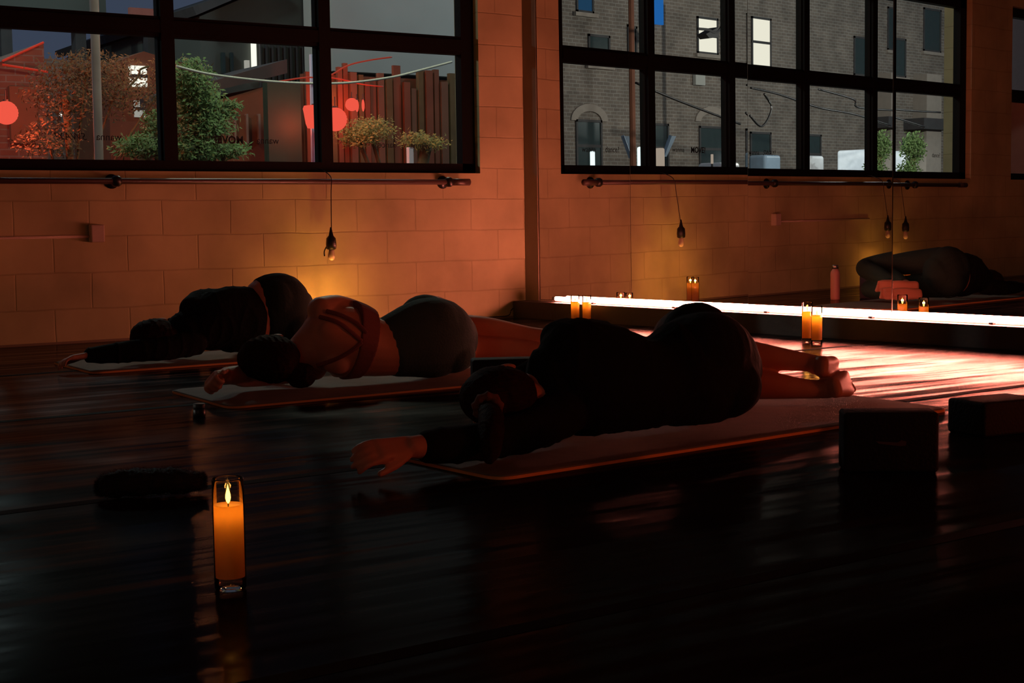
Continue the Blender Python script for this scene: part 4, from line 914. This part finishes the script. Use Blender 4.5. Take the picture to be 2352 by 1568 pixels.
lantern(14, 259, 27, 6.6, 'round red paper lantern cut by the left window frame', power=22)
lantern(722, 268, 26, 6.0, 'drum shaped red paper lantern left of the right window bar', drum=True, power=1.0)
lantern(770, 274, 27, 6.4, 'round red paper lantern right of the right window bar', power=5)
lantern(808, 240, 15, 7.8, 'small round red lantern highest on the string', power=3)
lantern(820, 243, 14, 7.9, 'slim glowing lantern just right of the small round one', sx=.3, power=1)
lantern(834, 242, 14, 7.9, 'slimmest glowing lantern, rightmost on the string', sx=.25, power=1)
# cables
cable('power_cable', D, ((405, 152), (480, 170), (600, 185), (700, 191), (800, 190), (900, 177), (970, 160), (1038, 142)), 5.0, .0125, M['cable_pale'], 'thick pale cable sagging across the middle and right window panes')
cable('red_cable', D, ((640, 187), (700, 178), (750, 176), (800, 150), (850, 138), (900, 131)), 6.2, .009, M['cable_red'], 'red cable curving up to the right behind the window bar')
cable('red_cable', D, ((752, 177), (790, 183), (830, 193), (880, 199)), 6.35, .008, M['cable_red'], 'red cable dropping to the right under the curving one')
cable('twig', D, ((290, 205), (318, 175), (322, 160), (342, 152)), 6.5, .012, M['leaf_dark'], 'dark twig crossing the bright lit window of the low house', 'twig')
p = at(140, 263, 8); bm = bmesh.new(); bmesh.ops.create_icosphere(bm, subdivisions=2, radius=.022, matrix=Matrix.Translation(p)); tag(fin(bm, 'tiny_lamp', M['lit_white'], None, True), 'tiny white lamp glowing in the dark left pane', 'lamp')
# plants
tree((at(440, 300, 6).x, 6, -1.2), [bl(D, 450, 230, 6, .26, .30), bl(D, 470, 290, 6, .34, .16), bl(D, 430, 180, 6, .22, .25), bl(D, 500, 262, 6, .26, .07, .2), bl(D, 520, 240, 6, .22, .05, .2), bl(D, 440, 340, 6, .30, .22), bl(D, 520, 345, 6, .25, .10)], 9000, .055, M['leaf'], 'green pine tree with drooping boughs left of the shed', droop=.4)
tree((at(355, 330, 5.6).x, 5.6, -1.2), [bl(D, 330, 335, 5.6, .30, .13), bl(D, 365, 300, 5.6, .10, .25)], 3000, .05, M['leaf'], 'low green shrub at the bottom of the left window pane', cat='shrub', name='shrub')
tree((at(150, 300, 7.2).x, 7.2, -1.2), [bl(D, 150, 210, 7.2, .50, .45), bl(D, 200, 150, 7.2, .45, .20), bl(D, 270, 200, 7.2, .35, .40), bl(D, 360, 220, 7.2, .16, .45), bl(D, 110, 320, 7.2, .4, .25)], 5200, .05, M['leaf_dark'], 'twiggy brown tree in front of the low house', trunk_r=.04)
tree((at(850, 330, 7.4).x, 7.4, -1.2), [bl(D, 980, 330, 7.4, .22, .12), bl(D, 850, 300, 7.4, .30, .20), bl(D, 820, 315, 7.4, .2, .15), bl(D, 950, 320, 7.4, .15, .12)], 4000, .045, M['leaf_yellow'], 'yellow green bush glowing below the small lanterns', cat='bush', name='bush')
